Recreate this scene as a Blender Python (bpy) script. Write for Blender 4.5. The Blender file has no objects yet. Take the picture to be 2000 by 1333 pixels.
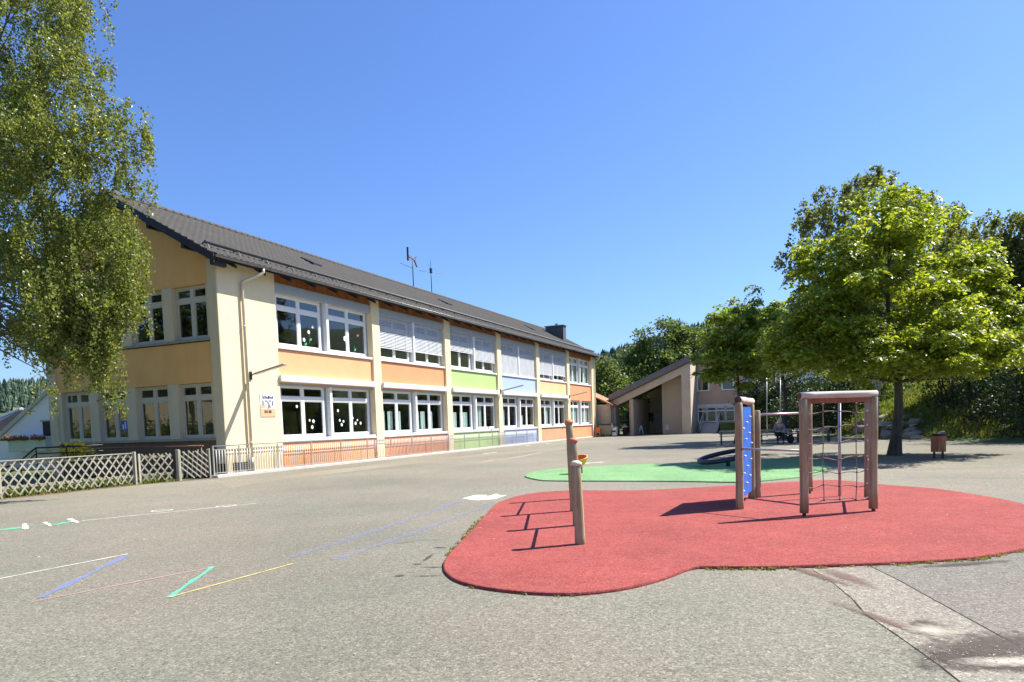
import bpy, bmesh, math, random
import numpy as np
from mathutils import Vector, Matrix, Euler
R = math.radians
S = bpy.context.scene
COL = S.collection
rng = np.random.default_rng(7)
random.seed(7)

# ------------------------------------------------------------------ helpers
def tag(o, label=None, cat=None, group=None, kind=None):
    if label: o['label'] = label
    if cat: o['category'] = cat
    if group: o['group'] = group
    if kind: o['kind'] = kind
    return o

def empty(name, loc, rz=0.0, label=None, cat=None, group=None):
    o = bpy.data.objects.new(name, None); COL.objects.link(o)
    o.empty_display_size = 0.2
    o.location = loc; o.rotation_euler = (0, 0, rz)
    return tag(o, label, cat, group)

def copy_tree(o, parent=None):
    c = o.copy(); COL.objects.link(c)
    if parent: c.parent = parent
    for ch in list(o.children): copy_tree(ch, c)
    return c

class MB:
    def __init__(s): s.v = []; s.f = []; s.sm = []
    def add(s, vs, fs, smooth=False):
        b = len(s.v); s.v += [tuple(p) for p in vs]
        for f in fs: s.f.append(tuple(i + b for i in f)); s.sm.append(smooth)
        return s
    def box(s, x0, x1, y0, y1, z0, z1):
        x0, x1 = min(x0, x1), max(x0, x1); y0, y1 = min(y0, y1), max(y0, y1); z0, z1 = min(z0, z1), max(z0, z1)
        return s.add([(x0,y0,z0),(x1,y0,z0),(x1,y1,z0),(x0,y1,z0),(x0,y0,z1),(x1,y0,z1),(x1,y1,z1),(x0,y1,z1)],
              [(0,3,2,1),(4,5,6,7),(0,1,5,4),(1,2,6,5),(2,3,7,6),(3,0,4,7)])
    def bar(s, p0, p1, w, h, up=(0,0,1)):
        p0 = Vector(p0); p1 = Vector(p1); d = (p1 - p0).normalized(); u = Vector(up)
        if abs(d.dot(u)) > .98: u = Vector((1,0,0))
        a = d.cross(u).normalized() * w / 2; b = a.cross(d).normalized() * h / 2
        vs = [p0-a-b, p0+a-b, p0+a+b, p0-a+b, p1-a-b, p1+a-b, p1+a+b, p1-a+b]
        return s.add(vs, [(0,1,2,3),(7,6,5,4),(0,4,5,1),(1,5,6,2),(2,6,7,3),(3,7,4,0)])
    def tube(s, pts, rs, n=10, caps=True, smooth=True):
        pts = [Vector(p) for p in pts]
        if not hasattr(rs, '__len__'): rs = [rs] * len(pts)
        b = len(s.v); ref = None
        for i, p in enumerate(pts):
            d = (pts[min(i+1, len(pts)-1)] - pts[max(i-1, 0)]).normalized()
            if ref is None: ref = Vector((1,0,0)) if abs(d.x) < .9 else Vector((0,1,0))
            a = (ref - d * ref.dot(d)).normalized(); c = d.cross(a); ref = a
            for k in range(n):
                t = 2 * math.pi * k / n
                s.v.append(tuple(p + (a * math.cos(t) + c * math.sin(t)) * rs[i]))
        for i in range(len(pts) - 1):
            for k in range(n):
                k2 = (k + 1) % n
                s.f.append((b+i*n+k, b+i*n+k2, b+(i+1)*n+k2, b+(i+1)*n+k)); s.sm.append(smooth)
        if caps:
            s.f.append(tuple(b + k for k in reversed(range(n)))); s.sm.append(False)
            e = b + (len(pts) - 1) * n
            s.f.append(tuple(e + k for k in range(n))); s.sm.append(False)
        return s
    def prism(s, poly, z0, z1):
        n = len(poly)
        a = sum(poly[i][0]*poly[(i+1)%n][1] - poly[(i+1)%n][0]*poly[i][1] for i in range(n))
        if a < 0: poly = poly[::-1]
        vs = [(x, y, z0) for x, y in poly] + [(x, y, z1) for x, y in poly]
        fs = [tuple(reversed(range(n))), tuple(range(n, 2*n))] + [(i, (i+1)%n, n+(i+1)%n, n+i) for i in range(n)]
        return s.add(vs, fs)
    def lathe(s, prof, n=24, c=(0,0,0), smooth=True):
        b = len(s.v)
        for r, z in prof:
            for k in range(n):
                t = 2*math.pi*k/n; s.v.append((c[0]+r*math.cos(t), c[1]+r*math.sin(t), c[2]+z))
        for i in range(len(prof)-1):
            for k in range(n):
                k2 = (k+1) % n; s.f.append((b+i*n+k, b+i*n+k2, b+(i+1)*n+k2, b+(i+1)*n+k)); s.sm.append(smooth)
        return s
    def disc(s, c, nrm, r, n=10, squash=1.0):
        c = Vector(c); nrm = Vector(nrm).normalized(); a = nrm.orthogonal().normalized(); q = nrm.cross(a)
        vs = [c + (a*math.cos(2*math.pi*k/n) + q*math.sin(2*math.pi*k/n)*squash)*r for k in range(n)]
        return s.add(vs, [tuple(range(n))])
    def ico(s, c, r, sub=1, jit=0.0, sq=(1,1,1)):
        bm = bmesh.new(); bmesh.ops.create_icosphere(bm, subdivisions=sub, radius=1)
        vs = []
        for v in bm.verts:
            k = 1 + random.uniform(-jit, jit)
            vs.append((c[0]+v.co.x*r*k*sq[0], c[1]+v.co.y*r*k*sq[1], c[2]+v.co.z*r*k*sq[2]))
        fs = [tuple(v.index for v in f.verts) for f in bm.faces]; bm.free()
        return s.add(vs, fs, True)
    def build(s, name, mat, parent=None, bevel=0.0, loc=None, rot=None, recalc=False):
        me = bpy.data.meshes.new(name); me.from_pydata(s.v, [], s.f)
        me.polygons.foreach_set('use_smooth', s.sm)
        if mat: me.materials.append(mat)
        if recalc:
            bm = bmesh.new(); bm.from_mesh(me); bmesh.ops.recalc_face_normals(bm, faces=bm.faces); bm.to_mesh(me); bm.free()
        me.update()
        o = bpy.data.objects.new(name, me); COL.objects.link(o)
        if parent: o.parent = parent
        if loc: o.location = loc
        if rot: o.rotation_euler = rot
        if bevel:
            m = o.modifiers.new('bevel', 'BEVEL'); m.width = bevel; m.segments = 2; m.limit_method = 'ANGLE'
        return o

def np_mesh(name, V, F4, mat, parent=None, smooth=False):
    me = bpy.data.meshes.new(name)
    k = F4.shape[1]; nf = len(F4)
    me.vertices.add(len(V)); me.vertices.foreach_set('co', V.astype(np.float32).ravel())
    me.loops.add(nf*k); me.loops.foreach_set('vertex_index', F4.astype(np.int32).ravel())
    me.polygons.add(nf); me.polygons.foreach_set('loop_start', np.arange(0, nf*k, k, dtype=np.int32))
    me.polygons.foreach_set('use_smooth', np.full(nf, smooth))
    me.update(calc_edges=True); me.validate()
    if mat: me.materials.append(mat)
    o = bpy.data.objects.new(name, me); COL.objects.link(o)
    if parent: o.parent = parent
    return o

# ------------------------------------------------------------------ materials
def nmat(name):
    m = bpy.data.materials.new(name); m.use_nodes = True
    nt = m.node_tree; b = nt.nodes['Principled BSDF']
    return m, nt, b
def N(nt, t, **kw):
    n = nt.nodes.new(t)
    for k, v in kw.items():
        if k in n.inputs: n.inputs[k].default_value = v
        else: setattr(n, k, v)
    return n
def ramp(nt, stops):
    r = nt.nodes.new('ShaderNodeValToRGB'); e = r.color_ramp.elements
    while len(e) < len(stops): e.new(0.5)
    for i, (p, c) in enumerate(stops):
        e[i].position = p; e[i].color = (*c, 1) if len(c) == 3 else c
    return r
def coords(nt, scale=(1,1,1), kind='Object'):
    tc = nt.nodes.new('ShaderNodeTexCoord'); mp = nt.nodes.new('ShaderNodeMapping'); mp.inputs['Scale'].default_value = scale
    nt.links.new(tc.outputs[kind], mp.inputs['Vector']); return mp.outputs[0]
def noise(nt, vec, scale, detail=4, rough=.6):
    n = nt.nodes.new('ShaderNodeTexNoise'); n.inputs['Scale'].default_value = scale
    n.inputs['Detail'].default_value = detail; n.inputs['Roughness'].default_value = rough
    nt.links.new(vec, n.inputs['Vector']); return n.outputs['Fac']
def mixc(nt, fac, a, b, mode='MIX'):
    m = nt.nodes.new('ShaderNodeMix'); m.data_type = 'RGBA'; m.blend_type = mode
    for sock, val in ((0, fac), (6, a), (7, b)):
        if isinstance(val, bpy.types.NodeSocket): nt.links.new(val, m.inputs[sock])
        elif sock == 0: m.inputs[0].default_value = val
        else: m.inputs[sock].default_value = (*val, 1)
    return m.outputs[2]
def bump(nt, b, h, strength=.3, dist=.01):
    bp = nt.nodes.new('ShaderNodeBump'); bp.inputs['Strength'].default_value = strength; bp.inputs['Distance'].default_value = dist
    nt.links.new(h, bp.inputs['Height']); nt.links.new(bp.outputs[0], b.inputs['Normal'])

def plain(name, col, rough=.7, var=.12, scale=3.0, fine=60.0, bmp=.15, metal=0.0, spec=.4, stretch=(1,1,1), dist=.004):
    m, nt, b = nmat(name); vec = coords(nt, stretch)
    a = noise(nt, vec, scale, 5); f = noise(nt, vec, fine, 2)
    r = ramp(nt, [(.3, tuple(c*(1-var) for c in col)), (.7, tuple(min(1, c*(1+var)) for c in col))])
    nt.links.new(a, r.inputs[0])
    c2 = mixc(nt, .35*min(1, var*4), r.outputs[0], mixc(nt, f, tuple(c*.6 for c in col), tuple(min(1, c*1.3) for c in col)))
    nt.links.new(c2, b.inputs['Base Color'])
    b.inputs['Roughness'].default_value = rough; b.inputs['Metallic'].default_value = metal
    b.inputs['Specular IOR Level'].default_value = spec
    if bmp: bump(nt, b, f, bmp, dist)
    return m

def render_mat(name, col, var=.06, dirt=.25):
    # mineral render: fine grain, faint blotches and rain streaks
    m, nt, b = nmat(name); vec = coords(nt)
    a = noise(nt, vec, .9, 5); g = noise(nt, vec, 140, 2)
    st = noise(nt, coords(nt, (3.5, 3.5, .25)), 2.0, 4)
    r = ramp(nt, [(.3, tuple(c*(1-var) for c in col)), (.75, tuple(min(1, c*(1+var)) for c in col))]); nt.links.new(a, r.inputs[0])
    sr = ramp(nt, [(.55, (0,0,0)), (.8, (1,1,1))]); nt.links.new(st, sr.inputs[0])
    ml = nt.nodes.new('ShaderNodeMath'); ml.operation = 'MULTIPLY'; ml.inputs[1].default_value = dirt; nt.links.new(sr.outputs[0], ml.inputs[0])
    c2 = mixc(nt, ml.outputs[0], r.outputs[0], tuple(c*.72 for c in col))
    nt.links.new(c2, b.inputs['Base Color']); b.inputs['Roughness'].default_value = .9; b.inputs['Specular IOR Level'].default_value = .2
    bump(nt, b, g, .25, .004); return m

def wood(name, c1, c2, c3, rough=.8, sc=9.0):
    # weathered round timber: streaks along local z, darker checks
    m, nt, b = nmat(name); v1 = coords(nt, (sc, sc, .55)); v2 = coords(nt, (sc*4, sc*4, 1.3))
    a = noise(nt, v1, 1.6, 6); k = noise(nt, v2, 1.5, 3); big = noise(nt, coords(nt, (1,1,1)), 2.2, 4)
    r = ramp(nt, [(.28, c1), (.5, c2), (.75, c3)]); nt.links.new(a, r.inputs[0])
    cr = ramp(nt, [(.30, (1,1,1)), (.40, (0,0,0))]); nt.links.new(k, cr.inputs[0])
    c = mixc(nt, cr.outputs[0], r.outputs[0], tuple(x*.35 for x in c1))
    br = ramp(nt, [(.4, (0,0,0)), (.7, (.5,.5,.5))]); nt.links.new(big, br.inputs[0])
    c = mixc(nt, br.outputs[0], c, c3)
    nt.links.new(c, b.inputs['Base Color']); b.inputs['Roughness'].default_value = rough; b.inputs['Specular IOR Level'].default_value = .25
    bump(nt, b, k, .5, .01); return m

def leafmat(name, cols, trans=.42, rough=.5, transcol=None):
    m = bpy.data.materials.new(name); m.use_nodes = True; nt = m.node_tree; nt.nodes.clear()
    out = nt.nodes.new('ShaderNodeOutputMaterial'); g = nt.nodes.new('ShaderNodeNewGeometry')
    r = ramp(nt, [(i/(len(cols)-1), c) for i, c in enumerate(cols)]); nt.links.new(g.outputs['Random Per Island'], r.inputs[0])
    pr = nt.nodes.new('ShaderNodeBsdfPrincipled'); pr.inputs['Roughness'].default_value = rough; pr.inputs['Specular IOR Level'].default_value = .35
    nt.links.new(r.outputs[0], pr.inputs['Base Color'])
    tl = nt.nodes.new('ShaderNodeBsdfTranslucent')
    tcol = mixc(nt, 1.0, r.outputs[0], transcol or (1.0, .95, .35), 'MULTIPLY')
    br = nt.nodes.new('ShaderNodeBrightContrast'); 
    hs = nt.nodes.new('ShaderNodeHueSaturation'); hs.inputs['Value'].default_value = 1.9; nt.links.new(tcol, hs.inputs['Color'])
    nt.nodes.remove(br); nt.links.new(hs.outputs[0], tl.inputs['Color'])
    mx = nt.nodes.new('ShaderNodeMixShader'); mx.inputs[0].default_value = trans
    nt.links.new(pr.outputs[0], mx.inputs[1]); nt.links.new(tl.outputs[0], mx.inputs[2]); nt.links.new(mx.outputs[0], out.inputs[0])
    return m

def glassmat(name, tint=(.80,.87,.84)):
    m = bpy.data.materials.new(name); m.use_nodes = True; nt = m.node_tree; nt.nodes.clear()
    out = nt.nodes.new('ShaderNodeOutputMaterial')
    tr = nt.nodes.new('ShaderNodeBsdfTransparent'); tr.inputs[0].default_value = (*tint, 1)
    gl = nt.nodes.new('ShaderNodeBsdfGlossy'); gl.inputs['Roughness'].default_value = .02; gl.inputs['Color'].default_value = (.9,.95,.93,1)
    fr = nt.nodes.new('ShaderNodeFresnel'); gb = nt.nodes.new('ShaderNodeNewGeometry'); mr = nt.nodes.new('ShaderNodeMapRange'); mr.inputs[3].default_value = 1.85; mr.inputs[4].default_value = 1/1.85
    nt.links.new(gb.outputs['Backfacing'], mr.inputs[0]); nt.links.new(mr.outputs[0], fr.inputs['IOR'])
    nb = noise(nt, coords(nt), .9, 2); bp = nt.nodes.new('ShaderNodeBump'); bp.inputs['Strength'].default_value = .06; bp.inputs['Distance'].default_value = .05
    nt.links.new(nb, bp.inputs['Height']); nt.links.new(bp.outputs[0], gl.inputs['Normal'])
    mx = nt.nodes.new('ShaderNodeMixShader'); nt.links.new(fr.outputs[0], mx.inputs[0]); nt.links.new(tr.outputs[0], mx.inputs[1]); nt.links.new(gl.outputs[0], mx.inputs[2])
    nt.links.new(mx.outputs[0], out.inputs[0]); return m

def asphalt(name, c_dark, c_mid, c_light, seed=0.0, bm_=.5, speck=.5):
    m, nt, b = nmat(name); vec = coords(nt)
    mp = nt.nodes.new('ShaderNodeMapping'); mp.inputs['Location'].default_value = (seed, seed*1.7, 0); nt.links.new(vec, mp.inputs[0]); vec = mp.outputs[0]
    big = noise(nt, vec, .16, 6, .62); mid = noise(nt, vec, 1.1, 5, .6); hue = noise(nt, vec, .33, 3)
    gr = noise(nt, vec, 75, 3, .75); vo = nt.nodes.new('ShaderNodeTexVoronoi'); vo.inputs['Scale'].default_value = 130; nt.links.new(vec, vo.inputs['Vector'])
    r = ramp(nt, [(.32, c_dark), (.5, c_mid), (.68, c_light)]); nt.links.new(big, r.inputs[0])
    fleck = noise(nt, vec, 11, 6, .85)
    c = mixc(nt, .4, r.outputs[0], mixc(nt, mid, c_dark, c_light))
    fr_ = ramp(nt, [(.32, (.74,.74,.74)), (.5, (1,1,1)), (.68, (1.24,1.22,1.18))]); nt.links.new(fleck, fr_.inputs[0])
    c = mixc(nt, .8, c, fr_.outputs[0], 'MULTIPLY')
    hr = ramp(nt, [(.4, (0,0,0)), (.65, (.55,.55,.55))]); nt.links.new(hue, hr.inputs[0])
    c = mixc(nt, hr.outputs[0], c, (c_mid[0]*1.10, c_mid[1]*.97, c_mid[2]*.94))
    gs = ramp(nt, [(.3, (.35,.35,.35)), (.5, (1,1,1)), (.72, (1.6,1.57,1.5))]); nt.links.new(gr, gs.inputs[0])
    c = mixc(nt, speck+.2, c, gs.outputs[0], 'MULTIPLY')
    v2 = nt.nodes.new('ShaderNodeTexVoronoi'); v2.inputs['Scale'].default_value = 62; nt.links.new(vec, v2.inputs['Vector'])
    sx = nt.nodes.new('ShaderNodeSeparateColor'); nt.links.new(v2.outputs['Color'], sx.inputs[0]); cr2 = ramp(nt, [(.0, (.42,.42,.42)), (.22, (.85,.85,.85)), (.75, (1.05,1.05,1.05)), (1.0, (1.75,1.72,1.66))]); nt.links.new(sx.outputs[0], cr2.inputs[0])
    c = mixc(nt, .75, c, cr2.outputs[0], 'MULTIPLY')
    zone = noise(nt, vec, .055, 4, .6); zr = ramp(nt, [(.36, (.82,.83,.84)), (.5, (1,1,1)), (.64, (1.13,1.12,1.10))]); nt.links.new(zone, zr.inputs[0]); c = mixc(nt, 1.0, c, zr.outputs[0], 'MULTIPLY')
    vs = ramp(nt, [(0.0, (.55,.55,.55)), (.35, (1,1,1))]); nt.links.new(vo.outputs['Distance'], vs.inputs[0])
    c = mixc(nt, speck*.7, c, vs.outputs[0], 'MULTIPLY')
    nt.links.new(c, b.inputs['Base Color']); b.inputs['Roughness'].default_value = .9; b.inputs['Specular IOR Level'].default_value = .25
    bump(nt, b, gr, bm_, .006); return m

def chalk(name, col, cover=.5, alpha=.85):
    m = bpy.data.materials.new(name); m.use_nodes = True; nt = m.node_tree; b = nt.nodes['Principled BSDF']
    out = nt.nodes['Material Output']; vec = coords(nt)
    a = noise(nt, vec, 42, 4, .8); big = noise(nt, vec, 2.5, 3)
    ad = nt.nodes.new('ShaderNodeMath'); ad.operation = 'ADD'; nt.links.new(a, ad.inputs[0])
    ml = nt.nodes.new('ShaderNodeMath'); ml.operation = 'MULTIPLY'; ml.inputs[1].default_value = .35; nt.links.new(big, ml.inputs[0]); nt.links.new(ml.outputs[0], ad.inputs[1])
    r = ramp(nt, [(1.0 - cover - .12 + .1, (0,0,0)), (1.0 - cover + .22, (alpha,)*3)]); nt.links.new(ad.outputs[0], r.inputs[0])
    b.inputs['Base Color'].default_value = (*col, 1); b.inputs['Roughness'].default_value = .95
    tr = nt.nodes.new('ShaderNodeBsdfTransparent'); mx = nt.nodes.new('ShaderNodeMixShader')
    nt.links.new(r.outputs[0], mx.inputs[0]); nt.links.new(tr.outputs[0], mx.inputs[1]); nt.links.new(b.outputs[0], mx.inputs[2]); nt.links.new(mx.outputs[0], out.inputs[0])
    return m

M = {}
M['cream'] = render_mat('cream render', (.78,.65,.42))
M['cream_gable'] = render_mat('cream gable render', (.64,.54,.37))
M['tan'] = render_mat('tan render', (.80,.455,.175), .08)
M['p_amber'] = render_mat('amber render', (.80,.41,.205), .07)
M['p_coral'] = render_mat('coral render', (.74,.315,.155), .07)
M['p_green'] = render_mat('lime render', (.41,.57,.215), .06)
M['p_blue'] = render_mat('sky blue render', (.38,.48,.74), .06)
M['p_yellow'] = render_mat('yellow render', (.82,.50,.27), .06)
M['p_terra'] = render_mat('terracotta render', (.62,.31,.18), .12)
M['frame'] = plain('white window plastic', (.80,.80,.78), .4, .03, 2, 40, .02)
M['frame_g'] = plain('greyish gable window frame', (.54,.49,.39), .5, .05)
M['sill'] = plain('white sill metal', (.75,.74,.72), .45, .05)
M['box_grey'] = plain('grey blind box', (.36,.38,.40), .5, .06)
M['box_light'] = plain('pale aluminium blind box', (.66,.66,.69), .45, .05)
M['blind'] = plain('blind slats', (.70,.72,.73), .45, .06)
M['soffit'] = wood('brown soffit boards', (.20,.07,.02), (.34,.12,.035), (.42,.17,.06), .6, 3)
M['glass'] = glassmat('window glass')
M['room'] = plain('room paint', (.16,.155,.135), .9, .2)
M['curtain'] = plain('mint curtain', (.68,.78,.74), .9, .12, 6, 40, .1)
M['curtain_w'] = plain('white curtain', (.70,.74,.72), .9, .1)
M['tile'] = plain('brown concrete roof tile', (.050,.046,.042), .75, .22, 1.3, 26, .3)
M['ridge'] = plain('ridge tile', (.066,.058,.052), .75, .2)
M['verge'] = plain('dark stained verge board', (.022,.018,.02), .6, .3)
M['zinc'] = plain('weathered zinc', (.30,.30,.29), .4, .15, 4, 40, .05, .6)
M['pipe'] = plain('cream painted downpipe', (.62,.55,.42), .45, .06)
M['galv'] = plain('galvanised steel', (.50,.50,.49), .4, .12, 9, 60, .05, .5)
M['darkmetal'] = plain('dark metal', (.03,.03,.035), .45, .2, 5, 50, .05, .4)
M['chim'] = plain('slate clad chimney', (.10,.105,.10), .7, .3, 7, 30, .5)
M['concrete'] = plain('kerb concrete', (.50,.48,.43), .9, .15, 2.5, 70, .3)
M['white'] = plain('white paint', (.78,.78,.76), .6, .04)
M['lampbox'] = plain('grey lamp housing', (.30,.28,.26), .5, .1)
M['lampglass'] = plain('milky lamp cover', (.75,.74,.70), .3, .03)
M['asph'] = asphalt('asphalt', (.152,.147,.111), (.202,.192,.146), (.264,.245,.190))
M['asph_pale'] = asphalt('pale asphalt seam', (.205,.188,.142), (.24,.217,.165), (.28,.252,.195), 3.0)
M['asph_strip'] = asphalt('pale concrete strip', (.18,.167,.135), (.232,.212,.172), (.30,.274,.223), 9.0)
M['asph_dark'] = asphalt('grey asphalt slab', (.140,.133,.110), (.172,.163,.135), (.21,.198,.165), 5.0)
M['woodpost'] = wood('weathered robinia', (.17,.135,.07), (.30,.25,.135), (.46,.40,.25))
M['woodtop'] = wood('bleached log', (.40,.35,.27), (.56,.50,.40), (.70,.65,.54))
M['woodend'] = wood('dark end grain', (.05,.03,.022), (.09,.055,.04), (.12,.08,.06))
M['woodfence'] = wood('silver grey fence slats', (.20,.18,.135), (.32,.295,.23), (.46,.43,.345), .85, 12)
M['woodbench'] = wood('bench slats', (.30,.24,.18), (.45,.38,.29), (.56,.49,.39))
M['capred'] = plain('faded red cap', (.50,.17,.10), .7, .2)
M['caporange'] = plain('orange cap', (.62,.20,.06), .7, .15)
M['blue'] = plain('blue climbing wall', (.025,.13,.52), .5, .08, 4, 60, .2)
M['hold'] = plain('white hold', (.75,.75,.72), .5, .05)
M['rope'] = plain('grey rope', (.27,.22,.185), .9, .2, 30, 200, .3)
M['ropedark'] = plain('dark rope joint', (.045,.03,.03), .8, .2)
M['ring'] = plain('navy rubber tube', (.018,.022,.045), .45, .15)
M['yellow'] = plain('yellow plastic', (.85,.42,.02), .4, .06)
M['orange'] = plain('orange plastic', (.65,.16,.02), .4, .06)
M['binwood'] = wood('orange brown bin slats', (.24,.085,.04), (.36,.14,.07), (.46,.20,.11), .7, 6)
M['bark'] = wood('maple bark', (.035,.03,.022), (.075,.065,.05), (.125,.11,.09), .9, 5)
M['barkbirch'] = wood('birch bark', (.16,.15,.13), (.42,.40,.36), (.60,.58,.53), .85, 4)
M['stone'] = plain('rough stone', (.30,.26,.21), .9, .3, 4, 40, .6)
M['roofterra'] = plain('terracotta tile', (.42,.17,.09), .8, .2, 3, 30, .4)
M['link'] = render_mat('pink beige render', (.50,.40,.31), .08)
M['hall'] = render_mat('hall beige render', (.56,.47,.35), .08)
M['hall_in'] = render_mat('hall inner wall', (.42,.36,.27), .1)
M['hallroof'] = plain('grey brown hall roof', (.13,.11,.10), .8, .25, 2, 20, .4)
M['wing'] = render_mat('wing terracotta render', (.55,.39,.28), .1)
M['housewhite'] = render_mat('white house render', (.78,.79,.80), .03, .1)
M['houseroof'] = plain('dark slate house roof', (.05,.048,.055), .6, .25, 3, 20, .4)
M['dumpster'] = plain('grey green container', (.20,.20,.15), .5, .15)
M['skin'] = plain('skin', (.55,.36,.27), .6, .06)
M['jacket'] = plain('grey jacket', (.24,.23,.28), .9, .12, 12)
M['trousers'] = plain('dark trousers', (.02,.02,.026), .9, .2)
M['hair'] = plain('pale grey hair', (.45,.43,.42), .8, .15)
M['bag'] = plain('black bag', (.015,.015,.02), .8, .2)
M['flower_red'] = plain('pink red blossom', (.55,.07,.13), .7, .3, 20)
M['flower_yel'] = plain('yellow blossom', (.80,.55,.03), .7, .3, 20)
M['paper'] = plain('white paper', (.78,.78,.75), .8, .04)
M['paper_red'] = plain('red paper', (.45,.13,.13), .8, .05)
M['paper_green'] = plain('green paper', (.12,.45,.18), .8, .05)
M['paper_blue'] = plain('blue sticker', (.03,.12,.48), .5, .05)
M['ink'] = plain('dark blue ink', (.02,.02,.10), .6, .05)
M['ink_or'] = plain('peach ink', (.75,.42,.22), .6, .05)
M['twig'] = plain('birch twig', (.10,.075,.06), .8, .2)
M['soil'] = plain('dry soil', (.16,.11,.07), .95, .3, 3, 40, .5)

def rubber(name, c):
    m, nt, b = nmat(name); vec = coords(nt)
    g = noise(nt, vec, 95, 3, .8); mid = noise(nt, vec, .8, 6, .65); m2 = noise(nt, vec, 7, 4)
    r = ramp(nt, [(.3, tuple(x*.82 for x in c)), (.72, tuple(min(1, x*1.14) for x in c))]); nt.links.new(mid, r.inputs[0])
    fleck = noise(nt, vec, 13, 7, .88); fr_ = ramp(nt, [(.3, (.68,.64,.64)), (.5, (1,1,1)), (.7, (1.2,1.34,1.34))]); nt.links.new(fleck, fr_.inputs[0])
    gs = ramp(nt, [(.32, (.52,.45,.45)), (.55, (1,1,1)), (.75, (1.45,1.5,1.5))]); nt.links.new(g, gs.inputs[0])
    cc = mixc(nt, .8, r.outputs[0], gs.outputs[0], 'MULTIPLY'); cc = mixc(nt, .8, cc, fr_.outputs[0], 'MULTIPLY')
    v2 = nt.nodes.new('ShaderNodeTexVoronoi'); v2.inputs['Scale'].default_value = 70; nt.links.new(vec, v2.inputs['Vector'])
    sx = nt.nodes.new('ShaderNodeSeparateColor'); nt.links.new(v2.outputs['Color'], sx.inputs[0]); cr2 = ramp(nt, [(.0, (.5,.45,.45)), (.3, (.92,.92,.92)), (.8, (1.06,1.06,1.06)), (1.0, (1.45,1.7,1.7))]); nt.links.new(sx.outputs[0], cr2.inputs[0])
    cc = mixc(nt, .8, cc, cr2.outputs[0], 'MULTIPLY')
    dr = ramp(nt, [(.50, (0,0,0)), (.75, (.42,.42,.42))]); nt.links.new(m2, dr.inputs[0])
    cc = mixc(nt, dr.outputs[0], cc, tuple(x*.8+.05 for x in c))
    nt.links.new(cc, b.inputs['Base Color']); b.inputs['Roughness'].default_value = .92; b.inputs['Specular IOR Level'].default_value = .2
    bump(nt, b, g, .7, .008); return m
M['rub_red'] = rubber('red rubber granules', (.335,.076,.063))
M['rub_green'] = rubber('green rubber granules', (.20,.365,.16))

def grassmat():
    m, nt, b = nmat('meadow grass'); vec = coords(nt)
    a = noise(nt, vec, .25, 6, .65); g = noise(nt, vec, 6, 5, .7)
    r = ramp(nt, [(.3, (.05,.085,.02)), (.5, (.10,.14,.035)), (.72, (.17,.19,.06))]); nt.links.new(a, r.inputs[0])
    gr = ramp(nt, [(.3, (.5,.5,.5)), (.7, (1.4,1.4,1.3))]); nt.links.new(g, gr.inputs[0])
    c = mixc(nt, .7, r.outputs[0], gr.outputs[0], 'MULTIPLY'); nt.links.new(c, b.inputs['Base Color'])
    b.inputs['Roughness'].default_value = .95; bump(nt, b, g, .8, .15); return m
M['grass'] = grassmat()
M['hill'] = plain('forest floor', (.045,.075,.028), .95, .3, .02, .6, .3)
M['lf_maple'] = leafmat('maple leaf', [(.10,.15,.020), (.205,.26,.032), (.33,.37,.065)], .5, .36)
M['lf_maple2'] = leafmat('maple leaf deep', [(.09,.145,.022), (.17,.235,.034), (.27,.32,.06)], .48, .38)
M['lf_birch'] = leafmat('birch leaf', [(.075,.10,.022), (.155,.185,.045), (.29,.315,.10)], .44, .34)
M['lf_birch2'] = leafmat('distant birch leaf', [(.075,.10,.03), (.135,.16,.05), (.21,.225,.08)], .4)
M['lf_oak'] = leafmat('oak leaf', [(.05,.085,.025), (.10,.145,.04), (.175,.215,.075)], .36)
M['lf_shrub'] = leafmat('dark shrub leaf', [(.018,.035,.012), (.03,.055,.016), (.05,.085,.022)], .2)
M['lf_weed'] = leafmat('weed leaf', [(.06,.10,.015), (.12,.17,.03), (.22,.23,.06)], .35)
M['lf_dry'] = leafmat('dry grass', [(.10,.10,.03), (.24,.20,.07), (.36,.30,.14)], .3)
M['lf_conif'] = leafmat('spruce needles', [(.022,.050,.022), (.045,.085,.038), (.075,.12,.05)], .12)

# ------------------------------------------------------------------ vegetation
def unit(a): return a / (np.linalg.norm(a, axis=1, keepdims=True) + 1e-9)
def leaf_quads(C, nrm, size, asp=.7):
    n = len(C); a = unit(np.cross(nrm, unit(rng.normal(size=(n,3))))); b = np.cross(nrm, a)
    L = (size * rng.uniform(.65, 1.25, n))[:, None]; a = a * L * .5; b = b * L * .5 * asp
    fold = nrm * L * .12
    V = np.stack([C - a, C + b - fold*0, C + a - fold, C - b], 1).reshape(-1, 3)
    F = np.arange(n*4).reshape(n, 4); return V, F

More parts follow.
